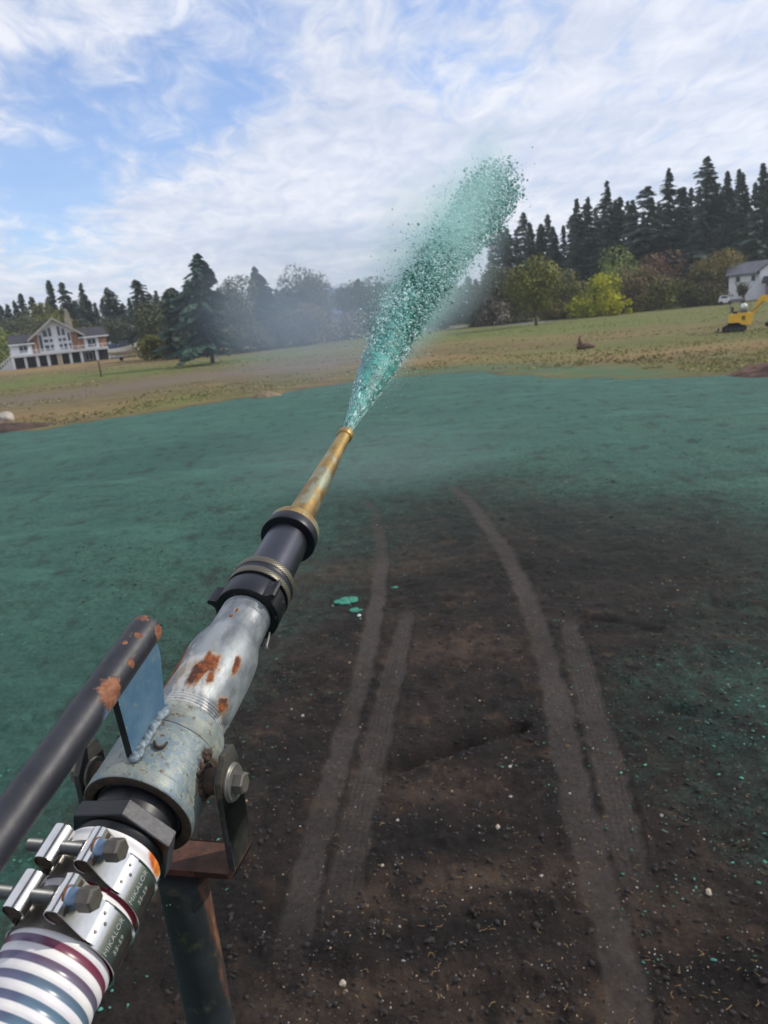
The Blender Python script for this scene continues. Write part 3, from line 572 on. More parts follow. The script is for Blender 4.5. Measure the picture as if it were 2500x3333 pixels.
MAT['washer'] = metal('galvanised_washer', '#8f8c86', .45, .7, .35, 120, .2)
MAT['darkrust'] = simple('dark_rust', '#3f3127', .85, var=.4, scale=120, bump=.5, bscale=400, bdist=.0008)
mm_ = MB('weld_bead_paint'); cc = mm_.mix(mm_.ramp(mm_.noise(220, 5, .7), .38, .62), lin('#4d5b65'), lin('#818f96')); cc = mm_.mix(mm_.ramp(mm_.noise(150, 4, .7, off=(3, 0, 0)), .58, .68), cc, lin('#5f4a34')); mm_.set(cc, .5, .1); mm_.bump(mm_.noise(500, 4, .7), .8, .0008); MAT['weld'] = mm_.m
MAT['edgeblk'] = simple('black_cut_edge', '#15171a', .7, var=.4, scale=90)
MAT['tape'] = simple('white_thread_tape', '#c9c6bf', .8, var=.15, scale=300)
MAT['rustcap'] = simple('orange_rust', '#7b4a28', .85, var=.4, scale=200, bump=.4, bscale=500, bdist=.0005)
MAT['inside'] = simple('dark_bore', '#14110c', .8)

def part(name, prof, mats, parent=gun, seg=96, mi=None, c=.0006, noise=0.0, label=None, sharp=35):
    bm = bmesh.new(); P = gp(prof, c)
    lathe(bm, P, seg, None, noise=noise)
    if mi:
        for f_ in bm.faces:
            zc_ = f_.calc_center_median(); f_.material_index = mi(-zc_.z/K+.13, math.hypot(zc_.x, zc_.y)/K, f_)
    o = fin(name, bm, parent, mats, sharp)
    if label: o['label'] = label
    return o
# brass nozzle
noz = part('nozzle', [(.838, .0565), (.8405, .0), (.842, .036), (.86, .0345), (.917, .0318), (1.316, .0182), (1.330, .0182), (1.331, .0215), (1.336, .0228), (1.356, .0228), (1.360, .0215), (1.361, .014), (1.33, .012), (1.30, 0)][2:], [MAT['brass'], MAT['inside']], mi=lambda s_, r, f_: 1 if s_ > 1.2 and r < .0135 else 0, c=.0004, label='tapered brass nozzle with a green patina')
part('brass_collar', [(.815, .0), (.815, .0612), (.838, .0600), (.8405, .058), (.8415, .036), (.842, 0)], [MAT['brass']], c=.0007, label='wide brass ring at the base of the nozzle')
part('black_flange', [(.786, .046), (.786, .0625), (.789, .0635), (.8005, .0635), (.815, .0628), (.8155, 0)], [MAT['anodb']], c=.0005, label='black ring behind the brass collar')
part('extension_tube', [(.628, .0), (.628, .0508), (.78, .0478), (.785, .0478), (.7865, .0468), (.788, .0)], [MAT['anod']], label='smooth dark grey metal tube')
def lug_ring():
    bm = bmesh.new()
    lathe(bm, gp([(.519, .050), (.519, .0632), (.521, .0643), (.568, .0643), (.5695, .062), (.5695, .0)], .0004), 120)
    for f_ in bm.faces:
        n_ = f_.calc_center_median(); s_ = -n_.z/K+.13; r_ = math.hypot(n_.x, n_.y)/K; a = math.degrees(math.atan2(n_.y, n_.x))
        f_.material_index = 1 if (s_ < .5205 or -75 < a < 42) else 0
    return fin('lug_ring', bm, gun, [MAT['anodb'], MAT['scuff']])
lr = lug_ring()
for ang in (158, 36, -84):
    a = rad(ang); c_, s_ = math.cos(a), math.sin(a); bm = bmesh.new()
    def LP(t, r): return (c_*r-s_*t, s_*r+c_*t)
    sec = [(-.016, .062), (-.008, .0655), (-.0055, .0795), (-.0035, .0815), (.0015, .0815), (.0035, .080), (.0045, .072), (.008, .066), (.015, .062)]
    pts = [G(*LP(t, r), .5205) for t, r in sec]; e = G(0, 0, .566)-G(0, 0, .5205); prism(bm, pts, (0, 0, 0), e); bevel(bm, .0004, 2)
    fin('lug', bm, lr, [MAT['scuff'] if ang == 36 else MAT['anodb']])
part('knurled_collar', [(.5695, .0), (.5695, .0585), (.578, .0585), (.5785, .064), (.5795, .0655), (.595, .0655), (.5958, .0638), (.611, .0638), (.6118, .0652), (.628, .0650), (.6295, .0635), (.630, .0505), (.63, 0)], [MAT['knurl'], MAT['anodb'], MAT['edgeblk']],
     mi=lambda s_, r, f_: 2 if s_ < .5783 and r < .060 else (0 if r > .0645 else 1), c=.0002, label='collar with two bands of diamond knurling')
# galvanised reducer with threads at both ends
pr_ = [(.19, 0), (.19, .0590)]
for i in range(5): pr_ += [(.2255+i*.0055, .0615), (.2280+i*.0055, .0598)]
pr_ += [(.2535, .0615), (.262, .0625), (.30, .0640), (.35, .0645), (.385, .0638), (.405, .0615), (.425, .0560), (.440, .0520), (.452, .0503), (.490, .0495)]
for i in range(6): pr_ += [(.4915+i*.0048, .0498), (.4938+i*.0048, .0484)]
pr_ += [(.522, .048), (.523, 0)]
part('reducer', pr_, [MAT['galv']], c=.0002, noise=.00012, sharp=28, label='grey galvanised reducing pipe with rust patches')
bm = bmesh.new(); pts = [at(x_, y_, z_) for x_, y_, z_ in ((866, 1976, .660), (872, 1986, .657), (880, 1999, .655), (884, 2015, .654), (883, 2035, .653), (879, 2055, .652), (874, 2078, .651), (868, 2098, .650), (867, 2112, .650))]
MGi = MG.inverted(); tube(bm, [MGi @ Vector(p) for p in pts], [.0008, .0010, .0011, .001, .0009, .0009, .0008, .0011, .0004], 8)
for k in range(9): tube(bm, [MGi @ Vector(at(868+random.uniform(-2, 2), 2095+random.uniform(-3, 5), .650)), MGi @ Vector(at(866+random.uniform(-8, 8), 2112+random.uniform(-3, 7), .650))], [.00025, .0001], 4)
o = fin('thread_tape', bm, gun, [MAT['tape']], None); o['label'] = 'loose strand of white thread tape hanging from the joint'
# coupling band and worn blue collar
part('coupling', [(.15, 0), (.15, .0745), (.1745, .0745), (.1752, .0765), (.195, .0755), (.210, .0725), (.2225, .0690), (.2245, .0655), (.2248, .058), (.2248, 0)], [MAT['cast'], MAT['edgeblk']], mi=lambda s_, r, f_: 1 if s_ < .1756 else 0, noise=.0002, c=.0009, label='cast pipe coupling behind the blue collar')
collar = part('collar', [(.078, .0), (.078, .0650), (.064, .0660), (.0625, .0675), (.0625, .0805), (.0645, .0825), (.0860, .0825), (.0868, .0818), (.168, .0808), (.1715, .0795), (.1735, .0745), (.1735, 0)], [MAT['blue'], MAT['darkrust']], mi=lambda s_, r, f_: 1 if (s_ < .0632 or (s_ < .08 and r < .07) or s_ > .1725) else 0, noise=.0001, c=.0007, label='worn pale blue steel collar')
# embossed letters on the coupling and weld spatter
def text_obj(body, size, name, mapfn, parent, mat, depth=.0004, bold=.00012, space=1.0):
    cu = bpy.data.curves.new(name, 'FONT'); cu.body = body; cu.size = size; cu.extrude = depth; cu.offset = bold; cu.align_x = 'CENTER'; cu.align_y = 'CENTER'; cu.resolution_u = 3; cu.space_character = space
    to = bpy.data.objects.new(name+'_tmp', cu); COL.objects.link(to); bpy.context.view_layer.update()
    me = bpy.data.meshes.new_from_object(to.evaluated_get(bpy.context.evaluated_depsgraph_get())); bpy.data.objects.remove(to)
    for v_ in me.vertices: v_.co = mapfn(v_.co)
    me.materials.clear(); me.name = name; return link(name, me, parent, [mat], 30)
def ringmap(r, phi0, s0):                    # text x runs round the pipe (towards the right), text up runs along the gun
    def f_(c): a = rad(phi0)-c.x/(r*K); q_ = r*K+c.z; return Vector((q_*math.cos(a), q_*math.sin(a), Gz(s0)-c.y))
    return f_
text_obj('FM', .0075, 'embossed_letters', ringmap(.0752, 92, .198), gun, MAT['cast'], .0005, .0002)
bm = bmesh.new()
for k in range(34):
    a = k*2*math.pi/34; yy = .0225*math.cos(a)+random.gauss(0, .0012); ss = .13+.0225*math.sin(a)+random.gauss(0, .0012); xx = math.sqrt(max(0, .0812**2-yy*yy)); r_ = random.uniform(.0014, .0024)
    bmesh.ops.create_icosphere(bm, subdivisions=2, radius=1, matrix=Matrix.Translation(G(xx, yy, ss)) @ Matrix.Rotation(random.random()*3, 4, 'X') @ Matrix.Diagonal((r_*.9, r_*1.5, r_, 1)))
for k in range(9): bmesh.ops.create_icosphere(bm, subdivisions=2, radius=random.uniform(.0010, .0022), matrix=Matrix.Translation(G(.0775+random.gauss(0, .001), .024+random.gauss(0, .004), .152+random.gauss(0, .004))))
for v_ in bm.verts: v_.co += Vector((random.uniform(-1, 1), random.uniform(-1, 1), random.uniform(-1, 1)))*.00018
fin('weld_spatter', bm, collar, [MAT['darkrust']], None)
bm = bmesh.new()
for k in range(15):                          # the long weld up the collar
    t = k/14; s_ = .096+t*.098; y_ = .0845 if s_ < .17 else .0845-(s_-.17)*.28
    M = Matrix.Translation(G(.0085+.0012*math.sin(k*2.1), y_-.001, s_)) @ Matrix.Rotation(.5, 4, 'Y') @ Matrix.Diagonal((.0036+.0006*math.sin(k*1.7), .0024+.0004*math.cos(k*2.3), .0048, 1)); bmesh.ops.create_uvsphere(bm, u_segments=16, v_segments=10, radius=1, matrix=M)
fin('weld_bead', bm, collar, [MAT['weld']], None)
bm = bmesh.new(); tube(bm, [G(.022, .0815, .128), G(.027, .080, .121), G(.033, .0785, .119), G(.038, .0765, .124), G(.039, .076, .132)], [.0009, .0012, .0013, .0012, .0008], 10); fin('weld_drip', bm, collar, [MAT['darkrust']], None)
# gusset plate and handle bar
bm = bmesh.new(); t_ = .0055
gpts = [(.096, .080), (.112, .170), (.120, .200), (.226, .200), (.233, .168), (.2305, .155), (.196, .079), (.150, .078)]
prism(bm, [G(-t_, y_, s_) for s_, y_ in gpts], (0, 0, 0), (2*t_*K, 0, 0)); bevel(bm, .0005, 2)
for f_ in bm.faces:
    f_.normal_update()
    if abs(f_.normal.x) < .5: f_.material_index = 1
m_ = MB('blue_plate_paint'); c = m_.mix(m_.ramp(m_.noise(40, 5, .6), .35, .65), lin('#406079'), lin('#557185')); c = m_.mix(m_.ramp(m_.noise(160, 4, .7), .63, .70), c, lin('#7d7a68')); c = m_.mix(m_.ramp(m_.noise(300, 2, .5, off=(4, 1, 0)), .75, .77), c, lin('#d6dade'))
m_.set(c, .42, .1); m_.bump(m_.noise(300), .15, .0004)
fin('gusset_plate', bm, gun, [m_.m, MAT['edgeblk']], 40, recalc=True)['label'] = 'triangular blue steel plate carrying the handle'
bm = bmesh.new(); R_ = .0240
hp = [G(0, .2055+.004*max(0, -s_)*2, s_) for s_ in (.2345, .2335, .231, .226, .20, .15, .1, .0, -.1, -.2, -.35, -.5, -.65)]
tube(bm, hp, [R_*K*k for k in (.80, .90, .965, 1, 1, 1, 1, 1, 1, 1, 1, 1, 1)], 48); fin('handle_bar', bm, gun, [MAT['handle']], 50)['label'] = 'long black painted handle tube with rust spots'
# trunnion stubs, washers and bolt heads
def hexhead(bm, M4, af, h, mi=0):
    lathe_pts = [(0, af*.5), (h*.85, af*.5), (h, af*.42)]; rings = []
    for z_, r in lathe_pts: rings.append([bm.verts.new(M4 @ Vector((r/math.cos(rad(30))*math.cos(rad(60*k)), r/math.cos(rad(30))*math.sin(rad(60*k)), z_))) for k in range(6)])
    for i in range(2):
        for k in range(6): bm.faces.new((rings[i][k], rings[i][(k+1) % 6], rings[i+1][(k+1) % 6], rings[i+1][k])).material_index = mi
    bm.faces.new(rings[0][::-1]).material_index = mi; bm.faces.new(rings[-1]).material_index = mi
for sg in (1, -1):
    M0 = Matrix.Rotation(rad(90)*sg, 4, 'Y')
    bm = bmesh.new(); lathe(bm, [(.078*K, .019*K), (.1120*K, .019*K)], 32); bmesh.ops.transform(bm, matrix=M0, verts=bm.verts); fin('pivot_stub', bm, gun, [MAT['darkrust']])
# ------------------------------------------------------------------ the forked stand
stand = empty('gun_stand', tuple(Tg), label='steel fork on a rusty upright post that holds the spray gun', cat='stand')
MS = Matrix(((Xg[0], Fh[0], 0, Tg[0]), (Xg[1], Fh[1], 0, Tg[1]), (0, 0, 1, Tg[2]), (0, 0, 0, 1))); stand.matrix_world = MS   # x right, y forward, z up
bm = bmesh.new(); th_ = .0046; xo = .120*K; zb = -.0655; w_ = .0145
bend = [(xo, -.012)]+[(xo-.008+.008*math.cos(a), zb+.008+.008*math.sin(a)) for a in (0, rad(-30), rad(-60), rad(-90))]
inn = [(xo-th_, -.012)]+[(xo-.008+(.008-th_)*math.cos(a), zb+.008+(.008-th_)*math.sin(a)) for a in (0, rad(-30), rad(-60), rad(-90))]
for sg in (1, -1):
    # upper part of the arm, clipped corners
    arm = [(-w_, -.012), (-w_, .008), (-w_*.2, .0215), (w_*.75, .0215), (w_, .010), (w_, -.012)]
    prism(bm, [Vector((sg*xo, y_, z_)) for y_, z_ in arm], (0, 0, 0), (-sg*th_, 0, 0))
    sec = bend+[(0, zb)]; isec = inn+[(0, zb+th_)]
    for i in range(len(sec)-1):
        yf = w_ ; yn = -w_
        q8 = [Vector((sg*sec[i][0], yn, sec[i][1])), Vector((sg*sec[i+1][0], yn, sec[i+1][1])), Vector((sg*isec[i+1][0], yn, isec[i+1][1])), Vector((sg*isec[i][0], yn, isec[i][1]))]
        prism(bm, q8, (0, yn, 0), (0, yf, 0))
bmesh.ops.remove_doubles(bm, verts=bm.verts, dist=.00005)
dup = {}
for f_ in list(bm.faces):
    k_ = tuple(sorted(v_.index for v_ in f_.verts))
bm.verts.index_update()
for f_ in list(bm.faces):
    k_ = tuple(sorted(v_.index for v_ in f_.verts)); dup.setdefault(k_, []).append(f_)
kill = [f_ for fs in dup.values() if len(fs) > 1 for f_ in fs]; bmesh.ops.delete(bm, geom=kill, context='FACES_ONLY')
bevel(bm, .0005, 2)
fin('fork', bm, stand, [MAT['fork']], 30)['label'] = 'U shaped steel fork with a brown rusted bottom'
bm = bmesh.new(); zt = zb-.0005; px_, py_ = .0150, -.016
lathe(bm, [(zt, .0158), (zt-.002, .0162), (-Tg[2], .0162)], 64, cx=0, cy=0); o = fin('post', bm, stand, [MAT['post']], 40); o.location = (px_, py_, 0)
for sg in (1, -1):                          # washers and bolts outside each arm
    M0 = Matrix.Rotation(rad(90)*sg, 4, 'Y')
    bm = bmesh.new(); lathe(bm, chamf([(xo+.0001, 0), (xo+.0001, .0128), (xo+.0017, .0128), (xo+.0018, .0118), (xo+.0031, .0118), (xo+.0032, 0)], .0002), 48); bmesh.ops.transform(bm, matrix=M0, verts=bm.verts)
    w2 = fin('washer', bm, stand, [MAT['washer']], 30)
    bm = bmesh.new(); lathe(bm, chamf([(xo-th_-.0022, .0), (xo-th_-.0022, .0118), (xo-th_-.0001, .0118), (xo-th_-.0001, 0)], .0002), 48); bmesh.ops.transform(bm, matrix=M0, verts=bm.verts); fin('washer', bm, stand, [MAT['washer']], 30)
    bm = bmesh.new(); hexhead(bm, M0 @ Matrix.Translation((0, 0, xo+.0032)) @ Matrix.Rotation(rad(12), 4, 'Z'), .0125, .0068); bevel(bm, .0004, 2)
    fin('bolt_head', bm, stand, [MAT['boltc']], 30)

# ------------------------------------------------------------------ hose with fitting
hose = empty('suction_hose', label='white hose with burgundy and slate spiral stripes clamped behind the gun', cat='hose'); hose.matrix_world = MG
def bent(z_):                                # the hose sags behind the clamps
    t = max(0, z_-.105); return -.9*t*t
bm = bmesh.new(); rings = []; seg = 96
zs = [Gz(-.004)-.0006, Gz(-.004)]+list(np.arange(Gz(-.004)+.001, .62, .0035))
for i, z_ in enumerate(zs):
    r_ = .0660*K*(.955 if i == 0 else 1); r_ += .00035*math.sin(2*math.pi*z_/.0087)*(1 if i > 2 else 0)
    rings.append([bm.verts.new((r_*math.cos(2*math.pi*k/seg), r_*math.sin(2*math.pi*k/seg)+bent(z_), z_)) for k in range(seg)])
for i in range(len(rings)-1):
    for k in range(seg): bm.faces.new((rings[i][k], rings[i][(k+1) % seg], rings[i+1][(k+1) % seg], rings[i+1][k]))
bm.faces.new(rings[0]); bm.faces.new(rings[-1])
fin('hose_wall', bm, hose, [MAT['hose']], None)
fit_ = empty('hose_fitting', label='black plastic hexagonal fitting screwed into the blue collar', cat='fitting'); fit_.matrix_world = MG
bm = bmesh.new(); lathe(bm, gp([(.090, .0), (.090, .0595), (.0385, .0612), (.0375, .0600), (.037, 0)], .0006), 96); fin('threaded_end', bm, fit_, [MAT['poly']])
bm = bmesh.new(); lathe(bm, gp([(.0775, .0580), (.0775, .0622), (.069, .0642), (.066, .0625), (.0655, .058)], .0004), 96); fin('seal_lip', bm, fit_, [MAT['anodb']])
bm = bmesh.new(); A6 = [rad(8+60*k) for k in range(6)]; a_r = .0785
rs = [[bm.verts.new(G(a_r*q_*math.cos(a), a_r*q_*math.sin(a), s_)) for a in A6] for s_, q_ in ((.0365, .985), (.0350, 1), (.0135, 1), (.0120, .985))]
for i in range(3):
    for k in range(6): bm.faces.new((rs[i][k], rs[i][(k+1) % 6], rs[i+1][(k+1) % 6], rs[i+1][k])).material_index = 1 if k in (0, 5) else 0  # facets facing the sun get a lighter grey, sunlight put into the colour
bm.faces.new(rs[0]); bm.faces.new(rs[-1]); bevel(bm, .0007, 2)
fin('hexagon', bm, fit_, [MAT['poly'], MAT['poly_sunlit']], 30)['label'] = 'black hexagon with a scratched flat painted sunlit grey'
bm = bmesh.new(); lathe(bm, gp([(.0125, 0), (.0125, .0610), (.010, .0625), (.003, .0595), (-.0035, .0560), (-.0045, 0)], .0006), 96); fin('barb', bm, fit_, [MAT['poly']])

# ------------------------------------------------------------------ bolt clamps
def make_clamp(s0, label):
    cl = empty('hose_clamp', label=label, cat='clamp', group='bolt clamps round the striped hose'); cl.matrix_world = MG @ Matrix.Translation((0, bent(Gz(s0))*.6, Gz(s0)))
    h = .0238*K; r0 = .0672*K; r1 = r0+.0009
    # band: arc from 118 deg clockwise... open gap at the top between the barrels
    bm = bmesh.new(); prof = [(-h-.0009, r0+.0012), (-h, r0), (h, r0), (h+.0009, r0+.0012), (h+.0009, r0+.0020), (h, r1), (-h, r1), (-h-.0009, r0+.0020)]
    a0, a1, n_ = rad(112), rad(112+290), 100; rg = []
    for i in range(n_+1):
        a = a0+(a1-a0)*i/n_; rg.append([bm.verts.new((r*math.cos(a), r*math.sin(a), z_)) for z_, r in prof])
    for i in range(n_):
        for k in range(8): bm.faces.new((rg[i][k], rg[i][(k+1) % 8], rg[i+1][(k+1) % 8], rg[i+1][k]))
    bm.faces.new(rg[0]); bm.faces.new(rg[-1]); band_ = fin('band', bm, cl, [MAT['chrome']], 30)
    # tongue under the gap
    bm = bmesh.new(); rg = []
    for i in range(31):
        a = rad(45+85*i/30); rg.append([bm.verts.new((r*math.cos(a), r*math.sin(a), z_)) for z_, r in ((-h*1.05, r0+.0002), (h*1.05, r0+.0002), (h*1.05, r0-.0006), (-h*1.05, r0-.0006))])
    for i in range(30):
        for k in range(4): bm.faces.new((rg[i][k], rg[i][(k+1) % 4], rg[i+1][(k+1) % 4], rg[i+1][k]))
    fin('tongue', bm, cl, [MAT['boltc']], 30)
    yb = .0865*K; rl = .0135*K; t = .0008
    def strap(pts, name, hw=h*.98):          # thin sheet following a path in the cross-section plane
        bm = bmesh.new(); P = [Vector((x_, y_)) for x_, y_ in pts]; rows = []
        for i, p in enumerate(P):
            d_ = (P[min(i+1, len(P)-1)]-P[max(i-1, 0)]).normalized(); n_ = Vector((-d_.y, d_.x))*t*.5
            rows.append([bm.verts.new((*(p+n_), -hw)), bm.verts.new((*(p+n_), hw)), bm.verts.new((*(p-n_), hw)), bm.verts.new((*(p-n_), -hw))])
        for i in range(len(rows)-1):
            for k in range(4): bm.faces.new((rows[i][k], rows[i][(k+1) % 4], rows[i+1][(k+1) % 4], rows[i+1][k]))
        bm.faces.new(rows[0]); bm.faces.new(rows[-1]); return fin(name, bm, cl, [MAT['chrome']], 30)
    xL = -.0265*K
    ptsL = [((r1+.0006)*math.cos(rad(a)), (r1+.0006)*math.sin(rad(a))) for a in (150, 142, 134, 126, 120)]
    ptsL += [(xL+rl*math.cos(rad(a)), yb+rl*math.sin(rad(a))) for a in range(205, -60, -15)]
    strap(ptsL, 'barrel_loop')
    xR = .030*K
    q1 = rad(30); tail = [((r1+.0012)*math.cos(rad(a)), (r1+.0012)*math.sin(rad(a))) for a in (31, 35, 39, 43)]
    ptsR = [(xR+rl*math.cos(rad(a)), yb+rl*math.sin(rad(a))) for a in range(250, 50, -12)]
    strap(ptsR+tail[::-1], 'bridge_loop')
    bm = bmesh.new()
    for sx_, x_ in ((0, xL), (1, xR)):
        lathe(bm, [(-h*.9, 0), (-h*.9, rl*.86), (h*.9, rl*.86), (h*.9, 0)], 24, cx=x_, cy=yb)
    fin('barrel_pin', bm, cl, [MAT['darkrust']], 30)
    # bolt along local X: thread, sleeve cap and hex head
    rb = .0082*K; bm = bmesh.new(); P = []; x_ = -.062*K
    P = [(x_-.001, 0), (x_-.0006, rb*.6), (x_, rb*.9)]
    while x_ < .03*K: P += [(x_, rb), (x_+.0005, rb*.86)]; x_ += .001
    P += [(x_, rb), (x_+.0002, 0)]
    lathe(bm, P, 32); bmesh.ops.transform(bm, matrix=Matrix.Translation((0, yb, 0)) @ Matrix.Rotation(rad(90), 4, 'Y'), verts=bm.verts); bo = fin('bolt', bm, cl, [MAT['thread']], 25)
    Mh = Matrix.Translation((0, yb, 0)) @ Matrix.Rotation(rad(4), 4, 'Z') @ Matrix.Rotation(rad(90), 4, 'Y')
    bm = bmesh.new(); lathe(bm, chamf([(.0352*K, 0), (.0352*K, .0145*K), (.0385*K, .0145*K), (.040*K, .0118*K), (.054*K, .0118*K), (.0545*K, 0)], .0003), 40)
    for f_ in bm.faces: f_.material_index = 1 if f_.calc_center_median().z < .0392*K else 0
    bmesh.ops.transform(bm, matrix=Mh, verts=bm.verts); fin('sleeve', bm, bo, [metal('blued_sleeve', '#7e93ab', .35, .8, .5, 90, .15), MAT['rustcap']], 30)
    bm = bmesh.new(); hexhead(bm, Mh @ Matrix.Translation((0, 0, .053*K)) @ Matrix.Rotation(rad(20), 4, 'Z'), .0250*K, .019*K); bevel(bm, .0003, 2); fin('bolt_head', bm, bo, [MAT['boltc']], 30)
    # rivet dimples on the bridge
    bm = bmesh.new()
    for ang, zz in ((37, -.5), (37, .45), (31.5, -.1)):
        M = Matrix.Translation(((r1+.0018)*math.cos(rad(ang)), (r1+.0018)*math.sin(rad(ang)), zz*h)) @ Matrix.Rotation(rad(ang)+0, 4, 'Z') @ Matrix.Rotation(rad(90), 4, 'Y')
        r_ = .0011
        g2 = bmesh.new(); 
        for k in range(16):
            pass
        g2.free(); bmesh.ops.create_cone(bm, cap_ends=True, segments=16, radius1=r_, radius2=r_*.6, depth=.0006, matrix=M)
    fin('rivets', bm, cl, [MAT['boltc']], 30).name = 'rivet_marks'
    # engraved words: run along the hose, tops towards the top of the clamp
    def emap(phi0, s_off):
        def f_(c): a = rad(phi0)+c.y/(r1); q_ = r1+c.z*.3+.00003; return Vector((q_*math.cos(a), q_*math.sin(a), -c.x+s_off))
        return f_
    mt = MAT['engrave']
    text_obj('MIKALOR', .0046, 'engraved_text', emap(14, 0), band_, mt, .0002, -.00006, 1.05)
    text_obj('55-59', .0043, 'engraved_text', emap(2, .0008), band_, mt, .0002, -.00006, 1.05)
    return cl
MAT['engrave'] = simple('engraved_lettering', '#a5a29b', .5, 0.2, var=.1, scale=100)
make_clamp(-.0500, 'upper shiny steel bolt clamp nearer the black hexagonal fitting')
make_clamp(-.1130, 'lower shiny steel bolt clamp nearer the bottom edge of the photo')

# ------------------------------------------------------------------ trees
def leafmat(name, cols, scale=.35, rough=.75):
    m = MB(name); nv = m.noise(scale, 4, .65); c = m.mix(m.ramp(nv, .36, .6), lin(cols[0]), lin(cols[1]))
    if len(cols) > 2: c = m.mix(m.ramp(m.noise(scale*2.3, 3, .6, off=(5, 5, 5)), .55, .68), c, lin(cols[2]))
    m.set(c, rough, 0.0, Specular_IOR_Level=.2); return m.m
m_bark = simple('bark', '#4a3b30', .9, scale=2); m_bark_pale = simple('pale_bark', '#8d8476', .85, scale=2)
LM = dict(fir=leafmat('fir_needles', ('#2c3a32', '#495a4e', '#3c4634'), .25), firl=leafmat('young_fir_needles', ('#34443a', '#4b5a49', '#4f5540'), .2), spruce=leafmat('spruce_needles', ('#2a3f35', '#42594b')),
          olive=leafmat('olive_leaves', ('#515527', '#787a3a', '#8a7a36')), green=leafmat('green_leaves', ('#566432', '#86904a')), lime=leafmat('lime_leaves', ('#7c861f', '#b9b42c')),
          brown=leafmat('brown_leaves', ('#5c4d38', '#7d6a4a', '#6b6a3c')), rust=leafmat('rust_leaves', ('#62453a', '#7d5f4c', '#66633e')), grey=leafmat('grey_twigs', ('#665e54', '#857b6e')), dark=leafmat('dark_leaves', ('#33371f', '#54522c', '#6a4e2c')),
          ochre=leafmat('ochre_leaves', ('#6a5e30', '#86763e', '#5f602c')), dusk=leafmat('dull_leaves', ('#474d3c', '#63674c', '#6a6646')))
def conifer_arrays(h, w, seed, gap=.12, base=.10, droop=.35, lean=0.0):
    r = np.random.default_rng(seed); V = []; w = w*1.3; nb = int(200+h*10)
    zz = base*h+(1-base)*h*np.sort(r.random(nb))**.85; out = []
    pw = .55+.5*r.random(); sh = r.random()*6.28
    for z0 in zz:
        t = z0/h; a = r.random()*6.283; L = w*.5*((1-t)**pw)*(.35+.75*r.random()**.9)*(1+.32*math.sin(a+sh+z0*.35))*(1+.22*math.sin(z0*.8+sh*3))+.08
        if r.random() < gap*(1 if t < .8 else .2): continue
        ca, sa = math.cos(a), math.sin(a); m = int(5+L*6)
        s = r.random(m)**.7; x = s*L; zd = z0+.12*x-droop*x*x/max(L, .3)*.6-(.18*r.random(m))
        wd = (.18+.32*(1-s))*(.5+L*.28)
        for k in range(m):
            off = (r.random()-.5)*wd[k]*1.6; px_, py_ = ca*x[k]-sa*off, sa*x[k]+ca*off; q_ = .18+.26*r.random()
            d1 = np.array([ca, sa, -.35])*q_*1.25; d2 = np.array([-sa, ca, -.25-.4*r.random()])*q_*.8*(1 if r.random() > .5 else -1); P = np.array([px_, py_, zd[k]])
            out.append([P-d1*.5, P+d2, P+d1, P-d2*.7+np.array([0, 0, -.25*q_])])
    tip = [[np.array([0, 0, h-.9+k*.22]), np.array([.09-.02*k, .03, h-.75+k*.22]), np.array([0, 0, h-.3+k*.2]), np.array([-.08+.02*k, -.03, h-.7+k*.22])] for k in range(4)]
    A = np.array(out+tip).reshape(-1, 3); A[:, 0] += lean*(A[:, 2]/h)**2
    return A, np.arange(len(A)).reshape(-1, 4)
def broad_arrays(h, w, seed, base=.0, nl=16, leaf=.34, dens=1.0, open_=.25):
    w = w*1.28; nl = int(nl*1.3); r = np.random.default_rng(seed); out = []; ch = h*(1-base); cz = h*base+ch*.5
    for i in range(nl):
        d = r.normal(size=3); d /= np.linalg.norm(d); q_ = r.random()**.4*.62
        c = np.array([d[0]*w*.5*q_, d[1]*w*.5*q_, cz+d[2]*ch*.5*q_])
        if base < .05: c[2] = h*(.12+.66*r.random()**1.2); f_ = 1-.35*(c[2]/h)**2; c[0] *= f_*1.15; c[1] *= f_*1.15
        R_ = (.22+.22*r.random())*min(w, ch)*.75; n_ = int(dens*55*(R_/.9)**1.6)+30
        for k in range(n_):
            e = r.normal(size=3); e /= np.linalg.norm(e); rr_ = R_*(1-open_*r.random()**2*1.8); P = c+e*rr_*np.array([1, 1, .9])
            if P[2] < .05: P[2] = .05+.3*r.random()
            if P[2] > h: P[2] = h-.3*r.random()
            u_ = r.normal(size=3); u_ /= np.linalg.norm(u_); v_ = np.cross(u_, e); v_ /= np.linalg.norm(v_)+1e-6; s_ = leaf*(.5+.8*r.random())
            out.append([P-u_*s_*.6, P+v_*s_*.45, P+u_*s_*.6, P-v_*s_*.45])
    A = np.array(out).reshape(-1, 3); A[:, 2] = np.maximum(A[:, 2], .02)
    return A, np.arange(len(A)).reshape(-1, 4)
def trunk_mesh(h, r0, lean=0.0, limbs=0, seed=0, top=.97):
    bm = bmesh.new(); R_ = random.Random(seed); pts = [Vector((lean*(t*top)**2+.04*math.sin(7*t+seed), 0, h*top*t)) for t in (0, .08, .2, .4, .6, .8, 1)]
    tube(bm, pts, [r0*1.35, r0, r0*.9, r0*.7, r0*.5, r0*.28, r0*.06], 8)
    for k in range(limbs):
        t = R_.uniform(.18, .6); a = R_.random()*6.28; L = h*R_.uniform(.2, .42); b = Vector((0, 0, h*t)); e = b+Vector((math.cos(a)*L*.7, math.sin(a)*L*.7, L*.75))
        tube(bm, [b, b.lerp(e, .5)+Vector((0, 0, -.06*L)), e], [r0*.45, r0*.3, r0*.07], 6)
    bmesh.ops.recalc_face_normals(bm, faces=bm.faces); me = bpy.data.meshes.new('trunk'); bm.to_mesh(me); bm.free(); me.shade_smooth(); return me
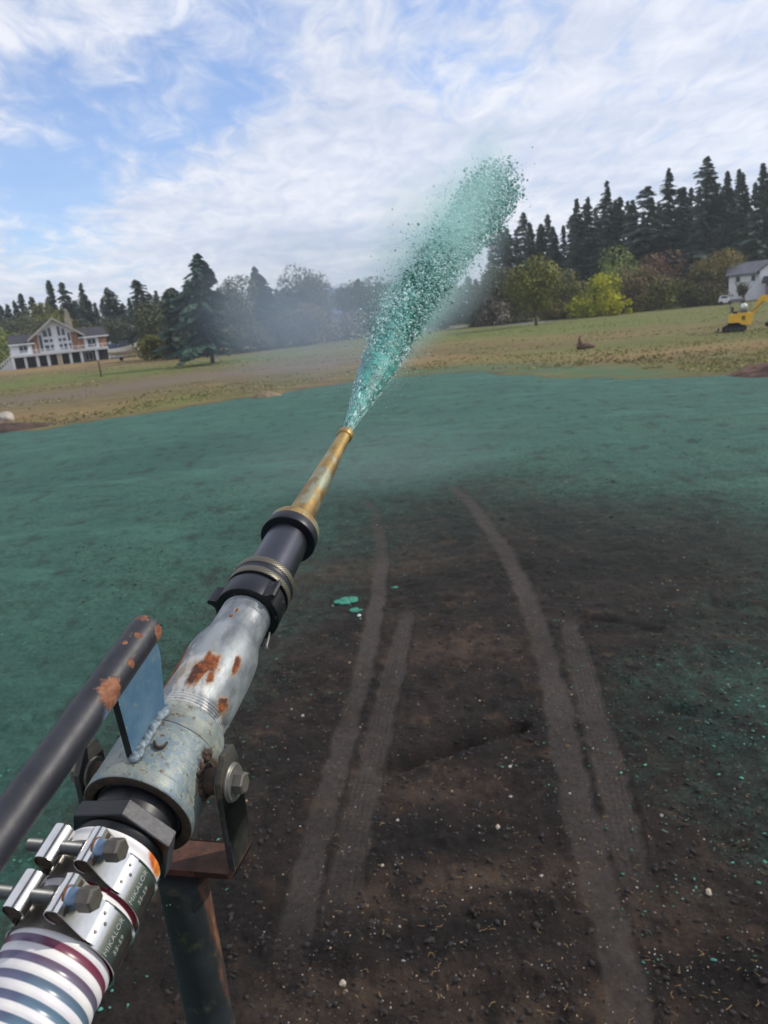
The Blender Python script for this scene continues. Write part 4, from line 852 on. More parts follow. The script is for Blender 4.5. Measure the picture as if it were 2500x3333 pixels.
def tree(kind, px, py, dist, w, mat, label, group, seed=None, base=None, bark=None, **kw):
    P = far(px, py, dist); h = P[2]; seed = seed if seed is not None else int(px*3+dist)
    nm = {'c': 'fir_tree', 'b': 'broadleaf_tree', 's': 'bush'}[kind]
    t = empty(nm, (P[0], P[1], 0), 0, label, 'bush' if kind == 's' else 'tree', group)
    if kind == 'c': A, F = conifer_arrays(h, w, seed, base=.06 if base is None else base, **kw)
    else: A, F = broad_arrays(h, w, seed, base=(.0 if kind == 's' else .12) if base is None else base, **kw)
    tm = trunk_mesh(h, .012*h+.06, 0, 0 if kind == 'c' else 5, seed, .97 if kind == 'c' else .7); tm.materials.append(bark or m_bark)
    to = bpy.data.objects.new('trunk' if kind != 's' else 'stems', tm); COL.objects.link(to); to.parent = t
    frombuf_np('crown' if kind != 's' else 'foliage', A, F, t, [LM[mat]]); return t
GR = 'firs in the tall dark stand on the right'
for px, py, d, w, lb in (
    (1648, 742, 158, 6.0, 'thin dark fir half hidden by the right edge of the spray'),
    (1723, 722, 160, 6.5, 'first of three small firs just right of the spray, above the olive trees'),
    (1759, 728, 164, 6.0, 'middle of three small firs just right of the spray'),
    (1798, 736, 168, 5.0, 'faint slender fir, third of three small firs right of the spray'),
    (1876, 648, 160, 8.0, 'narrow fir standing left of the pair behind the yellow bush'),
    (1912, 642, 170, 6.0, 'pale narrow fir just left of the pointed one above the yellow bush'),
    (1975, 590, 160, 9.0, 'pointed fir rising directly above the yellow bush'),
    (2006, 648, 168, 6.5, 'short fir close behind the right side of the pointed fir above the yellow bush'),
    (2057, 652, 162, 8.0, 'round topped fir in the dip of the treeline right of the yellow bush'),
    (2109, 604, 160, 10., 'broad fir with layered boughs above the rust red sapling'),
    (2176, 548, 165, 8.5, 'second tallest fir with a sharp tip above the rust red sapling'),
    (2217, 606, 170, 7.0, 'dense fir in the notch left of the tallest one'),
    (2303, 510, 160, 9.0, 'tallest spire topped fir above the round dark green tree'),
    (2368, 556, 168, 8.0, 'feathery fir immediately right of the tallest fir'),
    (2418, 562, 165, 8.0, 'feathery fir above the roof of the white house'),
    (2484, 530, 160, 10., 'big fir cut by the right edge of the picture')):
    tree('c', px, py, d, w*1.15, 'fir', lb, GR, gap=.18)
def forest(name, pts, mat, label, seed0, wf=.32):
    AV = []; AF = []; n0 = 0
    for i, (px, py, d) in enumerate(pts):
        P = far(px, py, d); A, F = conifer_arrays(P[2], P[2]*wf, seed0+i, gap=.03, base=.0); A = A+np.array([P[0], P[1], 0]); AV.append(A); AF.append(F+n0); n0 += len(A)
    o = frombuf_np(name, np.concatenate(AV), np.concatenate(AF), None, [LM[mat]]); tag(o, label, 'wood', kind='stuff')
R1 = random.Random(5)
forest('dark_wood', [(px, 728-(px-1850)*.25*(1 if px > 1850 else .12)+R1.uniform(-45, 45), R1.choice((178, 186, 194))) for px in range(1600, 2720, 26)]+[(px, 880-(px-1850)*.18*(1 if px > 1850 else .2)+R1.uniform(-25, 40), 172) for px in range(1860, 2720, 30)], 'fir', 'solid mass of dark firs closing the field on the right', 400)
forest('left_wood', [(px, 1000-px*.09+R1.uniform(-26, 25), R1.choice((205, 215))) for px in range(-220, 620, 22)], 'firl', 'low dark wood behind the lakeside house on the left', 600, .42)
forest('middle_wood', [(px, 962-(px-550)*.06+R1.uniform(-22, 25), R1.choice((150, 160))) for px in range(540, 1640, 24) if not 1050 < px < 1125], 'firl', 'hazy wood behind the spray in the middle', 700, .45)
GL = 'firs rising behind the lakeside house'
for px, py, d, w, lb in (
    (22, 990, 200, 6.5, 'short fir at the left edge of the picture behind the house'),
    (66, 955, 195, 5.5, 'dark column shaped fir above the left wing of the house'),
    (101, 966, 200, 5.5, 'small fir between the column shaped fir and the gable'),
    (156, 912, 192, 6.0, 'thin fir rising straight above the gable peak'),
    (198, 918, 195, 6.0, 'thin fir rising just left of the stone chimney'),
    (261, 922, 190, 8.5, 'ragged fir rising right of the stone chimney'),
    (347, 936, 190, 9.5, 'wide loose fir above the white boat'),
    (437, 910, 185, 9.0, 'pointed fir between the boat and the big spruce')):
    tree('c', px, py, d, w, 'fir', lb, GL, gap=.15)
tree('c', 640, 828, 84, 6.6, 'spruce', 'big dark spruce with a bare trunk foot standing alone in the left field', None, base=.10, gap=.05, droop=.5)
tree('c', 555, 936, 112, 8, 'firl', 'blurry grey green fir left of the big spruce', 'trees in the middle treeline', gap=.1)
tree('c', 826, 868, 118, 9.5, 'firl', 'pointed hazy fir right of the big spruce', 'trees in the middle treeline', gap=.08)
GM = 'trees in the middle treeline'
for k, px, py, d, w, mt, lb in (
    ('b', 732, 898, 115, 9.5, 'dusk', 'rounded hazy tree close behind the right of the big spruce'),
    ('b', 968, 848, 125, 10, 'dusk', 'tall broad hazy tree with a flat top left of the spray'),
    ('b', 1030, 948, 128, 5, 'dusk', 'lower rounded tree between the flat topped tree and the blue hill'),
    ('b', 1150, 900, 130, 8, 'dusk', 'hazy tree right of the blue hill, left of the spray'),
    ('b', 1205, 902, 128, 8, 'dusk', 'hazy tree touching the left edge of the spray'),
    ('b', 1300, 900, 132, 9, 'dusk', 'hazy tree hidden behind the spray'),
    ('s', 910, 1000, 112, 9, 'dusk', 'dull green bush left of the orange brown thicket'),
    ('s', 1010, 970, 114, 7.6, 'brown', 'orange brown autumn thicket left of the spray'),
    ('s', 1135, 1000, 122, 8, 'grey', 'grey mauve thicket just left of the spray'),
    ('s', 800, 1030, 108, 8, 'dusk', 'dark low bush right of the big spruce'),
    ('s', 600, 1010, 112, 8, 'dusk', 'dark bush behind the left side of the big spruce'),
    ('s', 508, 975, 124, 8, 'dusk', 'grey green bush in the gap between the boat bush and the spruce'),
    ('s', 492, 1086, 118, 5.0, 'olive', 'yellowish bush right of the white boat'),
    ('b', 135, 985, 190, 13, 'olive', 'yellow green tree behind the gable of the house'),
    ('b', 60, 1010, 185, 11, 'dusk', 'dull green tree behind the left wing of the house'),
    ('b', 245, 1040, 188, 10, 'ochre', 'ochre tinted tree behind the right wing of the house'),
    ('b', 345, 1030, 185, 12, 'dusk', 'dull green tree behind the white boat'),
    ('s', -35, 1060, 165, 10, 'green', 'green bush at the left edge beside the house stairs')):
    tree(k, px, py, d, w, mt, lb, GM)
GB = 'autumn bushes along the right edge of the field'
for k, px, py, d, w, mt, lb in (
    ('b', 1640, 842, 128, 9, 'dusk', 'dark olive tree right behind the lower edge of the spray'),
    ('b', 1735, 812, 106, 6.8, 'olive', 'olive yellow tree with a short thick trunk in front of the hedge'),
    ('b', 1835, 870, 128, 8.4, 'olive', 'olive tree between the thick trunked tree and the yellow bush'),
    ('b', 1556, 930, 128, 6, 'dusk', 'dark bushy tree seen through the lower right mist'),
    ('s', 1600, 958, 124, 5, 'grey', 'pinkish grey twiggy bush right of the spray'),
    ('s', 1812, 975, 126, 5.6, 'ochre', 'small tan bush left of the yellow bush'),
    ('s', 1935, 890, 122, 9.0, 'lime', 'bright yellow green bush, the brightest in the treeline'),
    ('s', 2005, 968, 121, 6.6, 'lime', 'low right lobe of the bright yellow green bush'),
    ('b', 2018, 792, 138, 11, 'green', 'light green tree with a wide crown above the yellow bush'),
    ('s', 2060, 862, 130, 8.5, 'brown', 'brown grey thicket right of the bright yellow bush'),
    ('b', 2152, 808, 136, 6, 'rust', 'rust red sapling against the dark firs'),
    ('s', 2150, 880, 130, 7.6, 'olive', 'olive brown bush under the rust red sapling'),
    ('s', 2248, 924, 132, 5.4, 'green', 'small green bush left of the round dark tree'),
    ('b', 2300, 866, 130, 7.4, 'dark', 'round dark green tree with an orange tinged side left of the white house'),
    ('b', 2334, 808, 146, 7.0, 'ochre', 'yellow brown tree with a pale trunk above the round dark tree'),
    ('b', 2466, 730, 162, 12, 'dark', 'dull brown tree in front of the firs above the white house'),
    ('b', 1440, 930, 132, 8, 'dusk', 'dark tree behind the spray at its lower right edge')):
    tree(k, px, py, d, w, mt, lb, GB, bark=m_bark_pale if 'pale trunk' in lb else None, **({'base': .16} if 'thick trunk in' in lb else {'base': 0.0}))
# vase shaped bare shrub before the white house
P = far(2421, 925, 128); o = empty('bare_tree', (P[0], P[1], 0), 0, 'small dark vase shaped bare tree in front of the white house', 'tree')
bm = bmesh.new(); R2 = random.Random(3); tube(bm, [(0, 0, 0), (0, 0, 1.1)], [.3, .22], 8)
for k in range(14):
    a = R2.random()*6.28; q_ = R2.uniform(.5, 1.7); tube(bm, [(0, 0, 1.0), (math.cos(a)*q_*.5, math.sin(a)*q_*.5, 1.9), (math.cos(a)*q_, math.sin(a)*q_, R2.uniform(2.6, 3.4))], [.13, .08, .02], 5)
fin('branches', bm, o, [m_bark], None)
A, F = broad_arrays(3.2, 3.0, 5, base=.35, nl=7, leaf=.2, dens=.5); frombuf_np('crown', A, F, o, [LM['dark']])

n = 36000; gd = 33*np.exp(rng.random(n)*1.55); gt = np.radians(rng.uniform(-30, 34, n)); gx, gy = gd*np.sin(gt), gd*np.cos(gt)
dsx = polydist(np.stack([gt, np.log(gd)], 1), site); cl3 = fbm(gx*.12, gy*.12, 4)+.5*fbm(gx*.5, gy*.5, 3); keep = (dsx < -.02) & (cl3 > -.05); gx, gy = gx[keep], gy[keep]; n = len(gx); gd = gd[keep]
hh = (.02+.09*rng.random(n)**2); ww = .03+.07*rng.random(n); an = rng.random(n)*6.28; ca, sa = np.cos(an), np.sin(an); zz0 = np.zeros(n)-.10
T3 = np.stack([np.stack([gx-ca*ww, gy-sa*ww, zz0], 1), np.stack([gx+ca*ww, gy+sa*ww, zz0], 1), np.stack([gx+ca*ww*.7+rng.normal(size=n)*.05, gy, zz0+.12+hh*.6], 1), np.stack([gx-ca*ww*.7, gy+rng.normal(size=n)*.05, zz0+.11+hh*.5], 1)], 1)
o = frombuf_np('rough_grass', T3.reshape(-1, 3), np.arange(n*4).reshape(-1, 4), None, [simple('tuft_olive', '#82854c', .85, scale=.3), simple('tuft_straw', '#9c8a60', .85, scale=.3), simple('tuft_brown', '#857855', .9, scale=.3)], rng.choice(3, n, p=[.4, .3, .3])); tag(o, 'rough tufts of grass and weeds across the dry field', 'grass', kind='stuff')
# ------------------------------------------------------------------ distant hill
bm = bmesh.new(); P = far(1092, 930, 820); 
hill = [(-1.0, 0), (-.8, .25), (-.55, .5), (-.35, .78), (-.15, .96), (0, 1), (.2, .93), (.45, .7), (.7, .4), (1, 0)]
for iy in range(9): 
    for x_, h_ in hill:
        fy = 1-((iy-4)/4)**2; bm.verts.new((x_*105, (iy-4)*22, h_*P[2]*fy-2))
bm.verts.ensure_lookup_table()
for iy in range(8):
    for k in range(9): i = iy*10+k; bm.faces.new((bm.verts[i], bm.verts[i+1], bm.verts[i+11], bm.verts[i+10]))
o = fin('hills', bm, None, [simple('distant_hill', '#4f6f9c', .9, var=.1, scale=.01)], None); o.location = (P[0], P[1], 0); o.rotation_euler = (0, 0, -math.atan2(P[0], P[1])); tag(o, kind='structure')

# ------------------------------------------------------------------ the two houses
mw = simple('white_trim', '#dcdee2', .6, var=.08); mwall = simple('white_siding', '#e6e8ec', .7, var=.06); mroof = simple('dark_shingles', '#2e2b33', .85, var=.25, scale=1.2); mced = simple('cedar_boards', '#946a4c', .7, var=.2, scale=1.5)
mgl = MB('window_glass'); mgl.set(lin('#2c3a40'), .12, 0.0); mgl = mgl.m; mdk = simple('deep_opening', '#303136', .9); mston = simple('tan_stone', '#9a9080', .85, var=.3, scale=2.5, bump=.5, bscale=4, bdist=.05); mdeck = simple('grey_deck', '#b4b6bd', .8, var=.12); mfas = simple('grey_fascia', '#9c9a96', .7, var=.1)
def B(parent, name, lst, mat, label=None):
    bm = bmesh.new()
    for (x0, x1, y0, y1, z0, z1) in lst: box(bm, ((x0+x1)/2, (y0+y1)/2, (z0+z1)/2), (x1-x0, y1-y0, z1-z0))
    o = fin(name, bm, parent, [mat], 30)
    if label: o['label'] = label
    return o
def slab(parent, name, quad, th, mat):       # roof plane from 4 points
    bm = bmesh.new(); prism(bm, [Vector(p) for p in quad], (0, 0, 0), (0, 0, -th)); return fin(name, bm, parent, [mat], 30)
def window(parent, x0, x1, z0, z1, y, mull=1, rows=1, fm=None):
    w = B(parent, 'window', [(x0, x1, y-.05, y+.05, z1-.09, z1), (x0, x1, y-.05, y+.05, z0, z0+.09), (x0, x0+.1, y-.047, y+.05, z0+.09, z1-.09), (x1-.1, x1, y-.047, y+.05, z0+.09, z1-.09)]
          + [(x0+(x1-x0)*k/(mull+1)-.04, x0+(x1-x0)*k/(mull+1)+.04, y-.045, y+.05, z0+.09, z1-.09) for k in range(1, mull+1)], fm or mw)
    B(w, 'pane', [(x0+.05, x1-.05, y+.01, y+.03, z0+.05, z1-.05)], mgl); return w
Pc = far(188, 1177, 150); hx = empty('lakeside_house', (Pc[0], Pc[1], 0), -math.atan2(Pc[0], Pc[1])+rad(3), 'large white and cedar house with a glazed gable, stone chimney and long deck on posts', 'house')
hx.scale = (.85, .95, .84)
# local x: metres right, front at y = 0, ground z = 0; the photo pixel x=190 is x=0
hz = 0.0
B(hx, 'wall', [(-8.6, -3.6, .0, 8, 2.7, 5.2), (-3.6, 4.6, .05, 9, 0, 5.6), (4.6, 10.6, .02, 8, 2.7, 5.4), (-8.6, -3.61, 2.6, 8, 0, 2.69), (4.61, 10.6, 2.6, 8, 0, 2.69)], mwall)
for cpn in [(-4.4, -3.0, -.06, .0, 2.75, 6.6), (3.6, 4.9, -.06, .0, 2.75, 6.6), (4.95, 6.0, -.05, .0, 2.75, 5.1), (9.0, 10.6, -.05, .0, 2.75, 5.3)]: B(hx, 'cedar_panel', [cpn], mced)
bm = bmesh.new(); prism(bm, [(-3.6, -.02, 5.5), (4.6, -.02, 5.5), (4.6, -.02, 6.6), (.45, -.02, 9.3), (-3.6, -.02, 6.6)], (0, 0, 0), (0, .3, 0)); fin('gable_wall', bm, hx, [mw], 30)
gl = [(-2.9, -2.1, 3.1, 6.6), (-1.95, -.9, 3.1, 4.4), (-1.95, -.9, 4.8, 5.6), (-1.95, -.9, 6.0, 7.5), (-.85, -.05, 3.1, 4.4), (-.85, -.05, 4.8, 5.6), (-.85, -.05, 6.0, 8.0), (.95, 1.7, 3.1, 4.4), (.95, 1.7, 4.8, 5.6), (.95, 1.7, 6.0, 8.1), (1.8, 2.6, 3.1, 4.4), (1.8, 2.6, 4.8, 5.6), (1.8, 2.6, 6.0, 7.6), (2.85, 3.5, 3.1, 4.4), (2.85, 3.5, 4.8, 6.6)]
for x0, x1, z0, z1 in gl: window(hx, x0, x1, z0, z1, -.12, 0)
window(hx, -7.0, -5.2, 3.2, 4.7, -.06, 1); window(hx, 6.6, 8.5, 3.0, 4.9, -.08, 1)
B(hx, 'white_bay', [(6.1, 8.95, -.05, .0, 2.75, 5.3)], mw)
pk = (.45, 9.9)
slab(hx, 'roof', [(-5.0, -1.1, 5.75), (pk[0], -1.1, pk[1]), (pk[0], 9, pk[1]), (-5.0, 9, 5.75)], .22, mroof); slab(hx, 'roof', [(pk[0]+.01, -1.1, pk[1]), (6.2, -1.1, 5.9), (6.2, 9, 5.9), (pk[0]+.01, 9, pk[1])], .22, mroof)
def fascia(a, b, y):
    bm = bmesh.new(); prism(bm, [(a[0], y, a[1]-.45), (b[0], y, b[1]-.45), (b[0], y, b[1]+.05), (a[0], y, a[1]+.05)], (0, 0, 0), (0, -.14, 0)); return fin('fascia', bm, hx, [mfas], 30)
fascia((-5.1, 5.7), (pk[0]-.003, pk[1]), -1.11); fascia((pk[0]+.003, pk[1]), (6.3, 5.85), -1.11)
slab(hx, 'roof', [(-8.9, -.9, 5.1), (-3.7, -.9, 5.1), (-3.7, 4, 7.0), (-8.6, 4, 7.0)], .2, mroof); slab(hx, 'roof', [(4.9, -.9, 5.35), (11.2, -.9, 5.35), (10.6, 4, 7.3), (4.9, 4, 7.3)], .2, mroof)
for gt in [(-8.9, -3.8, -1.02, -.91, 4.85, 5.08), (5.0, 11.2, -1.02, -.91, 5.1, 5.33)]: B(hx, 'gutter', [gt], mw)
bm = bmesh.new(); prism(bm, [(3.2, 3.0, 6), (4.6, 3.0, 6), (4.6, 3.0, 9.0), (4.25, 3.0, 10.6), (4.05, 3.0, 11.6), (3.75, 3.0, 11.6), (3.6, 3.0, 10.6), (3.2, 3.0, 9.0)], (0, 0, 0), (0, 1.1, 0)); fin('chimney', bm, hx, [mston], 30)
B(hx, 'deck', [(-8.8, 11.0, -2.6, -.02, 2.35, 2.7)], mdeck)
bars = [(-8.8, 11.0, -2.6, -2.52, 3.55, 3.65), (-8.8, 11.0, -2.6, -2.52, 2.75, 2.82)]; bars += [(-8.8+k*1.65-.05, -8.8+k*1.65+.05, -2.62, -2.5, 2.7, 3.7) for k in range(13)]; bars += [(-8.8+k*.2, -8.8+k*.2+.03, -2.57, -2.55, 2.8, 3.56) for k in range(99)]
B(hx, 'railing', bars, mw)
for x_, w_, mt in ((-8.6, .3, mw), (-6.2, .5, mdeck), (-3.9, .6, mdeck), (-1.8, .6, mdeck), (.4, 1.0, mston), (2.6, .55, mdeck), (4.8, .55, mdeck), (7.9, .6, mdeck), (10.5, .55, mdeck)):
    B(hx, 'deck_post', [(x_-w_/2, x_+w_/2, -2.45, -2.45+min(w_, .6), 0, 2.34)], mt)
B(hx, 'lower_opening', [(-8.3, 10.4, -.3, -.06, .1, 2.3)], mdk); window(hx, 5.6, 7.3, .3, 2.1, -.36, 1)
st = []
for k in range(10): st.append((-11.2+k*.27, -11.2+(k+1)*.27, -2.4, -1.2, 0, .24*(k+1)))
s_o = B(hx, 'stairs', st, mdeck); rl = []
for k in range(7): rl += [(-11.4+k*.5, -11.3+k*.5, -2.55, -2.45, 0, 1.0+.36*k)]
B(s_o, 'stair_rail', rl+[(-11.4+k*.5, -10.9+k*.5, -2.58, -2.5, .85+.36*k+.18, 1.0+.36*k+.18) for k in range(6)], mw)
st = [(11.0+k*.28, 11.0+(k+1)*.28, -1.8, -.8, 0, 2.6-.26*(k+1)) for k in range(9)]; s_o = B(hx, 'stairs', st, mdeck); B(s_o, 'stair_rail', [(11.1+k*.6, 11.2+k*.6, -1.92, -1.82, 0, 3.9-.5*k) for k in range(4)]+[(11.1, 12.9, -1.95, -1.9, 2.9, 3.0)], mw)
B(hx, 'gutter_pipe', [(-3.75, -3.65, -.2, -.1, 2.75, 5.0)], mw)

Pc = far(2371, 968, 142); wh = empty('white_house', (Pc[0], Pc[1], 0), -math.atan2(Pc[0], Pc[1])-rad(8), 'two storey white farmhouse with a grey roof at the right edge', 'house')
wh.scale = (1, 1, .9)
B(wh, 'wall', [(0, 4.8, 0, 6, 0, 4.9), (4.7, 11, -.9, 5.9, 0, 5.2)], mwall)
bm = bmesh.new(); prism(bm, [(4.7, -.9, 5.19), (11, -.9, 5.19), (7.85, -.9, 7.5)], (0, 0, 0), (0, 6, 0)); fin('gable_wall', bm, wh, [mwall], 30)
slab(wh, 'roof', [(-.4, -.6, 4.75), (4.65, -.6, 4.75), (6.0, 3, 6.9), (-.4, 3, 6.9)], .18, simple('grey_shingles', '#5b5b66', .85, scale=1)); slab(wh, 'roof', [(4.35, -1.2, 5.0), (7.85, -1.2, 7.7), (7.85, 4, 7.7), (4.35, 4, 5.0)], .15, mroof); slab(wh, 'roof', [(7.86, -1.2, 7.7), (11.4, -1.2, 5.0), (11.4, 4, 5.0), (7.86, 4, 7.7)], .15, mroof)
for x_ in (1.0, 3.3): window(wh, x_, x_+.8, 3.3, 4.5, -.08, 0)
window(wh, 6.2, 7.5, 4.6, 5.7, -.98, 1)
slab(wh, 'porch_roof', [(5.3, -3.6, 3.0), (11, -3.6, 3.0), (11, -.92, 4.0), (5.3, -.92, 4.0)], .2, mroof); pw = B(wh, 'porch', [(5.9, 11, -3.2, -.92, 0, 2.8)], simple('brown_stone', '#7e7476', .85))
bm = bmesh.new(); lathe(bm, [(-.05, 0), (-.05, .42), (.05, .42), (.05, 0)], 20); bmesh.ops.transform(bm, matrix=Matrix.Translation((6.8, -3.22, 1.6)) @ Matrix.Rotation(rad(90), 4, 'X'), verts=bm.verts); fin('round_window', bm, pw, [mgl], 30)
window(wh, 1.4, 2.6, .8, 2.1, -.08, 1)

# ------------------------------------------------------------------ boat, car, tank
Pc = far(412, 1166, 128); bt = empty('motor_boat', (Pc[0], Pc[1], .1), -math.atan2(Pc[0], Pc[1]), 'cream white motor boat parked right of the house with its bow to the right', 'boat')
bm = bmesh.new(); rows = []
for x_, hw, zk, zt in ((-2.6, .95, 1.05, 2.0), (-1.5, 1.05, .85, 2.0), (0, 1.05, .8, 2.1), (1.3, .8, .95, 2.35), (2.2, .4, 1.3, 2.6), (2.65, .05, 1.9, 2.75)):
    rows.append([bm.verts.new(p) for p in ((x_, -hw, zt), (x_, -hw*.95, (zk+zt)/2), (x_, 0, zk), (x_, hw*.95, (zk+zt)/2), (x_, hw, zt), (x_, hw*.85, zt+.03), (x_, -hw*.85, zt+.03))])
for i in range(5):
    for k in range(7): bm.faces.new((rows[i][k], rows[i][(k+1) % 7], rows[i+1][(k+1) % 7], rows[i+1][k]))
bm.faces.new(rows[0]); bm.faces.new(rows[-1]); fin('hull', bm, bt, [simple('boat_gelcoat', '#f0ebdd', .35, var=.05)], 40)
bm = bmesh.new(); prism(bm, [(-.9, -.75, 2.0), (.9, -.75, 2.15), (.5, -.7, 3.0), (-.7, -.7, 3.0)], (0, 0, 0), (0, 1.5, 0)); fin('windscreen', bm, bt, [mgl], 30)
B(bt, 'canvas_cover', [(-2.4, -1.0, -.9, .9, 2.02, 2.7)], simple('blue_canvas', '#4c5f7c', .8)); B(bt, 'trailer_frame', [(-2.4, 1.6, -.6, -.5, .5, .62), (-2.4, 1.6, .5, .6, .5, .62), (-1.5, -1.4, -.5, .5, .5, .8), (.6, .7, -.5, .5, .5, .82)], mdk)
for y_ in (-.85, .72):
    bm = bmesh.new(); lathe(bm, chamf([(0, 0), (0, .33), (.2, .33), (.2, 0)], .04), 24); bmesh.ops.transform(bm, matrix=Matrix.Translation((-.8, y_+.15, .33)) @ Matrix.Rotation(rad(90), 4, 'X'), verts=bm.verts); fin('wheel', bm, bt, [simple('tyre', '#17171a', .8)], 30)
Pc = far(2362, 972, 126); cr = empty('parked_car', (Pc[0], Pc[1], 0), -math.atan2(Pc[0], Pc[1]), 'small white car parked between the round dark tree and the white house', 'car')
bm = bmesh.new(); prism(bm, [(-.95, -.7, .35), (.95, -.7, .35), (.98, -.7, .85), (.55, -.7, .95), (.35, -.7, 1.35), (-.7, -.7, 1.38), (-.95, -.7, .95)], (0, 0, 0), (0, 1.5, 0)); bevel(bm, .05, 2); fin('body', bm, cr, [simple('white_car_paint', '#d8d4da', .3, var=.03)], 30)
B(cr, 'window', [(-.6, .25, -.72, -.69, 1.0, 1.28)], mgl)
for x_ in (-.6, .6):
    bm = bmesh.new(); lathe(bm, chamf([(0, 0), (0, .3), (.18, .3), (.18, 0)], .03), 20); bmesh.ops.transform(bm, matrix=Matrix.Translation((x_, -.56, .3)) @ Matrix.Rotation(rad(90), 4, 'X'), verts=bm.verts); fin('wheel', bm, cr, [simple('car_tyre', '#17171a', .8)], 30)
Pc = far(2421, 1001, 92); tk = empty('gas_tank', (Pc[0], Pc[1], 0), -math.atan2(Pc[0], Pc[1]), 'small round white tank standing in the grass behind the excavator canopy', 'tank')
bm = bmesh.new(); bmesh.ops.create_uvsphere(bm, u_segments=20, v_segments=12, radius=.36, matrix=Matrix.Translation((0, 0, .62)) @ Matrix.Diagonal((1, 1, .95, 1))); fin('vessel', bm, tk, [simple('tank_white', '#dcdcd6', .4)], None)
B(tk, 'foot_ring', [(-.25, .25, -.25, .25, 0, .3)], mdk)

# ------------------------------------------------------------------ excavator
Pc = ground(2400, 1077); ex_scale = .83; ex = empty('mini_excavator', (Pc[0], Pc[1], 0), -math.atan2(Pc[0], Pc[1]), 'yellow mini excavator with a grey canopy working in the grass at the right edge', 'excavator')
ex.scale = (.83,)*3
my = simple('excavator_yellow', '#e8b43a', .45, var=.08, scale=2); mb = simple('excavator_black', '#16171a', .7, var=.3, scale=4); mg_ = simple('canopy_grey', '#6a6c74', .5, var=.1); S_ = .00385
def E_(zx, zz): return ((zx-1000)*S_, (1640-zz)*S_)
for y_ in (-.85, .45):
    bm = bmesh.new(); pts = [(-.95, .0), (.45, .0), (.68, .1), (.72, .28), (.55, .45), (-1.0, .45), (-1.2, .3), (-1.15, .1)]; prism(bm, [Vector((a, y_, b)) for a, b in pts], (0, 0, 0), (0, .38, 0)); bevel(bm, .03, 2)
    tkk = fin('track', bm, ex, [mb], 30)
    bm = bmesh.new()
    for k in range(5): lathe(bm, [(0, 0), (0, .14), (.03, .14), (.03, 0)], 14, cx=-.85+k*.33, cy=.2)
    bmesh.ops.transform(bm, matrix=Matrix.Translation((0, y_-.002, 0)) @ Matrix.Rotation(rad(90), 4, 'X'), verts=bm.verts); fin('rollers', bm, tkk, [simple('roller_grey', '#3c3c3f', .6)], 30).name = 'track_rollers'
bm = bmesh.new(); prism(bm, [(-1.55, -.85, .02), (-1.45, -.85, .02), (-1.38, -.85, .35), (-1.5, -.85, .38)], (0, 0, 0), (0, 1.68, 0)); fin('dozer_blade', bm, ex, [mb], 30)
B(ex, 'undercarriage', [(-.9, .35, -.46, .44, .2, .55), (-.75, .15, -.35, .35, .54, .70)], mb)
bm = bmesh.new(); prism(bm, [(-.70, -.75, .72), (.15, -.75, .72), (.35, -.75, .52), (.98, -.75, .52), (1.15, -.75, .75), (1.15, -.75, 1.25), (.95, -.75, 1.48), (-.05, -.75, 1.48), (-.1, -.75, 1.40), (-.68, -.75, 1.40)], (0, 0, 0), (0, 1.45, 0)); bevel(bm, .07, 3); fin('body', bm, ex, [my], 30)
B(ex, 'side_vent', [(.30, .58, -.765, -.752, .92, 1.25)], simple('vent_olive', '#6f5f16', .6))
B(ex, 'lower_cover', [(-.66, .05, -.72, .66, .68, .90)], mb)
B(ex, 'canopy_roof', [(-.62, .42, -.65, .60, 2.45, 2.66)], mg_)
for x_ in (-.58, .16):
    for y_ in (-.60, .50): B(ex, 'canopy_post', [(x_-.035, x_+.035, y_, y_+.07, 1.4, 2.46)], mg_)
B(ex, 'guard_post', [(.90, .95, -.5, -.45, 1.45, 2.46)], mg_); B(ex, 'guard_bar', [(.38, .93, -.5, -.45, 2.40, 2.455)], mg_)
se = B(ex, 'seat', [(-.42, .0, -.25, .25, 1.44, 1.62), (-.5, -.34, -.25, .25, 1.58, 2.0)], mb); B(ex, 'control_console', [(.1, .75, -.3, .3, 1.47, 1.68)], simple('console_grey', '#5b5f66', .6))
bm = bmesh.new(); prism(bm, [(1.0, -.1, 1.25), (1.2, -.1, 1.3), (1.75, -.1, 2.05), (2.1, -.1, 2.28), (2.9, -.1, 2.2), (3.4, -.1, 1.95), (3.42, -.1, 2.15), (2.9, -.1, 2.62), (2.2, -.1, 2.75), (1.75, -.1, 2.78), (1.5, -.1, 2.45)], (0, 0, 0), (0, .22, 0)); bevel(bm, .02, 2); fin('boom', bm, ex, [my], 30)
bm = bmesh.new(); prism(bm, [(3.15, -.13, 2.35), (3.45, -.13, 2.3), (2.75, -.13, .8), (2.58, -.13, .85)], (0, 0, 0), (0, .18, 0)); bevel(bm, .02, 2); fin('stick', bm, ex, [my], 30)
bm = bmesh.new(); prism(bm, [(2.45, -.3, 1.0), (2.9, -.3, .95), (2.95, -.3, .5), (2.6, -.3, .18), (2.15, -.3, .22), (2.05, -.3, .5), (2.4, -.3, .62)], (0, 0, 0), (0, .55, 0)); bevel(bm, .03, 2); fin('bucket', bm, ex, [simple('bucket_brown', '#33271f', .8)], 30)
bm = bmesh.new(); tube(bm, [(1.05, -.22, 1.55), (1.95, -.2, 2.3)], .055, 10); fin('hydraulic_ram', bm, ex, [simple('ram_grey', '#8b7a4a', .4)], 30)

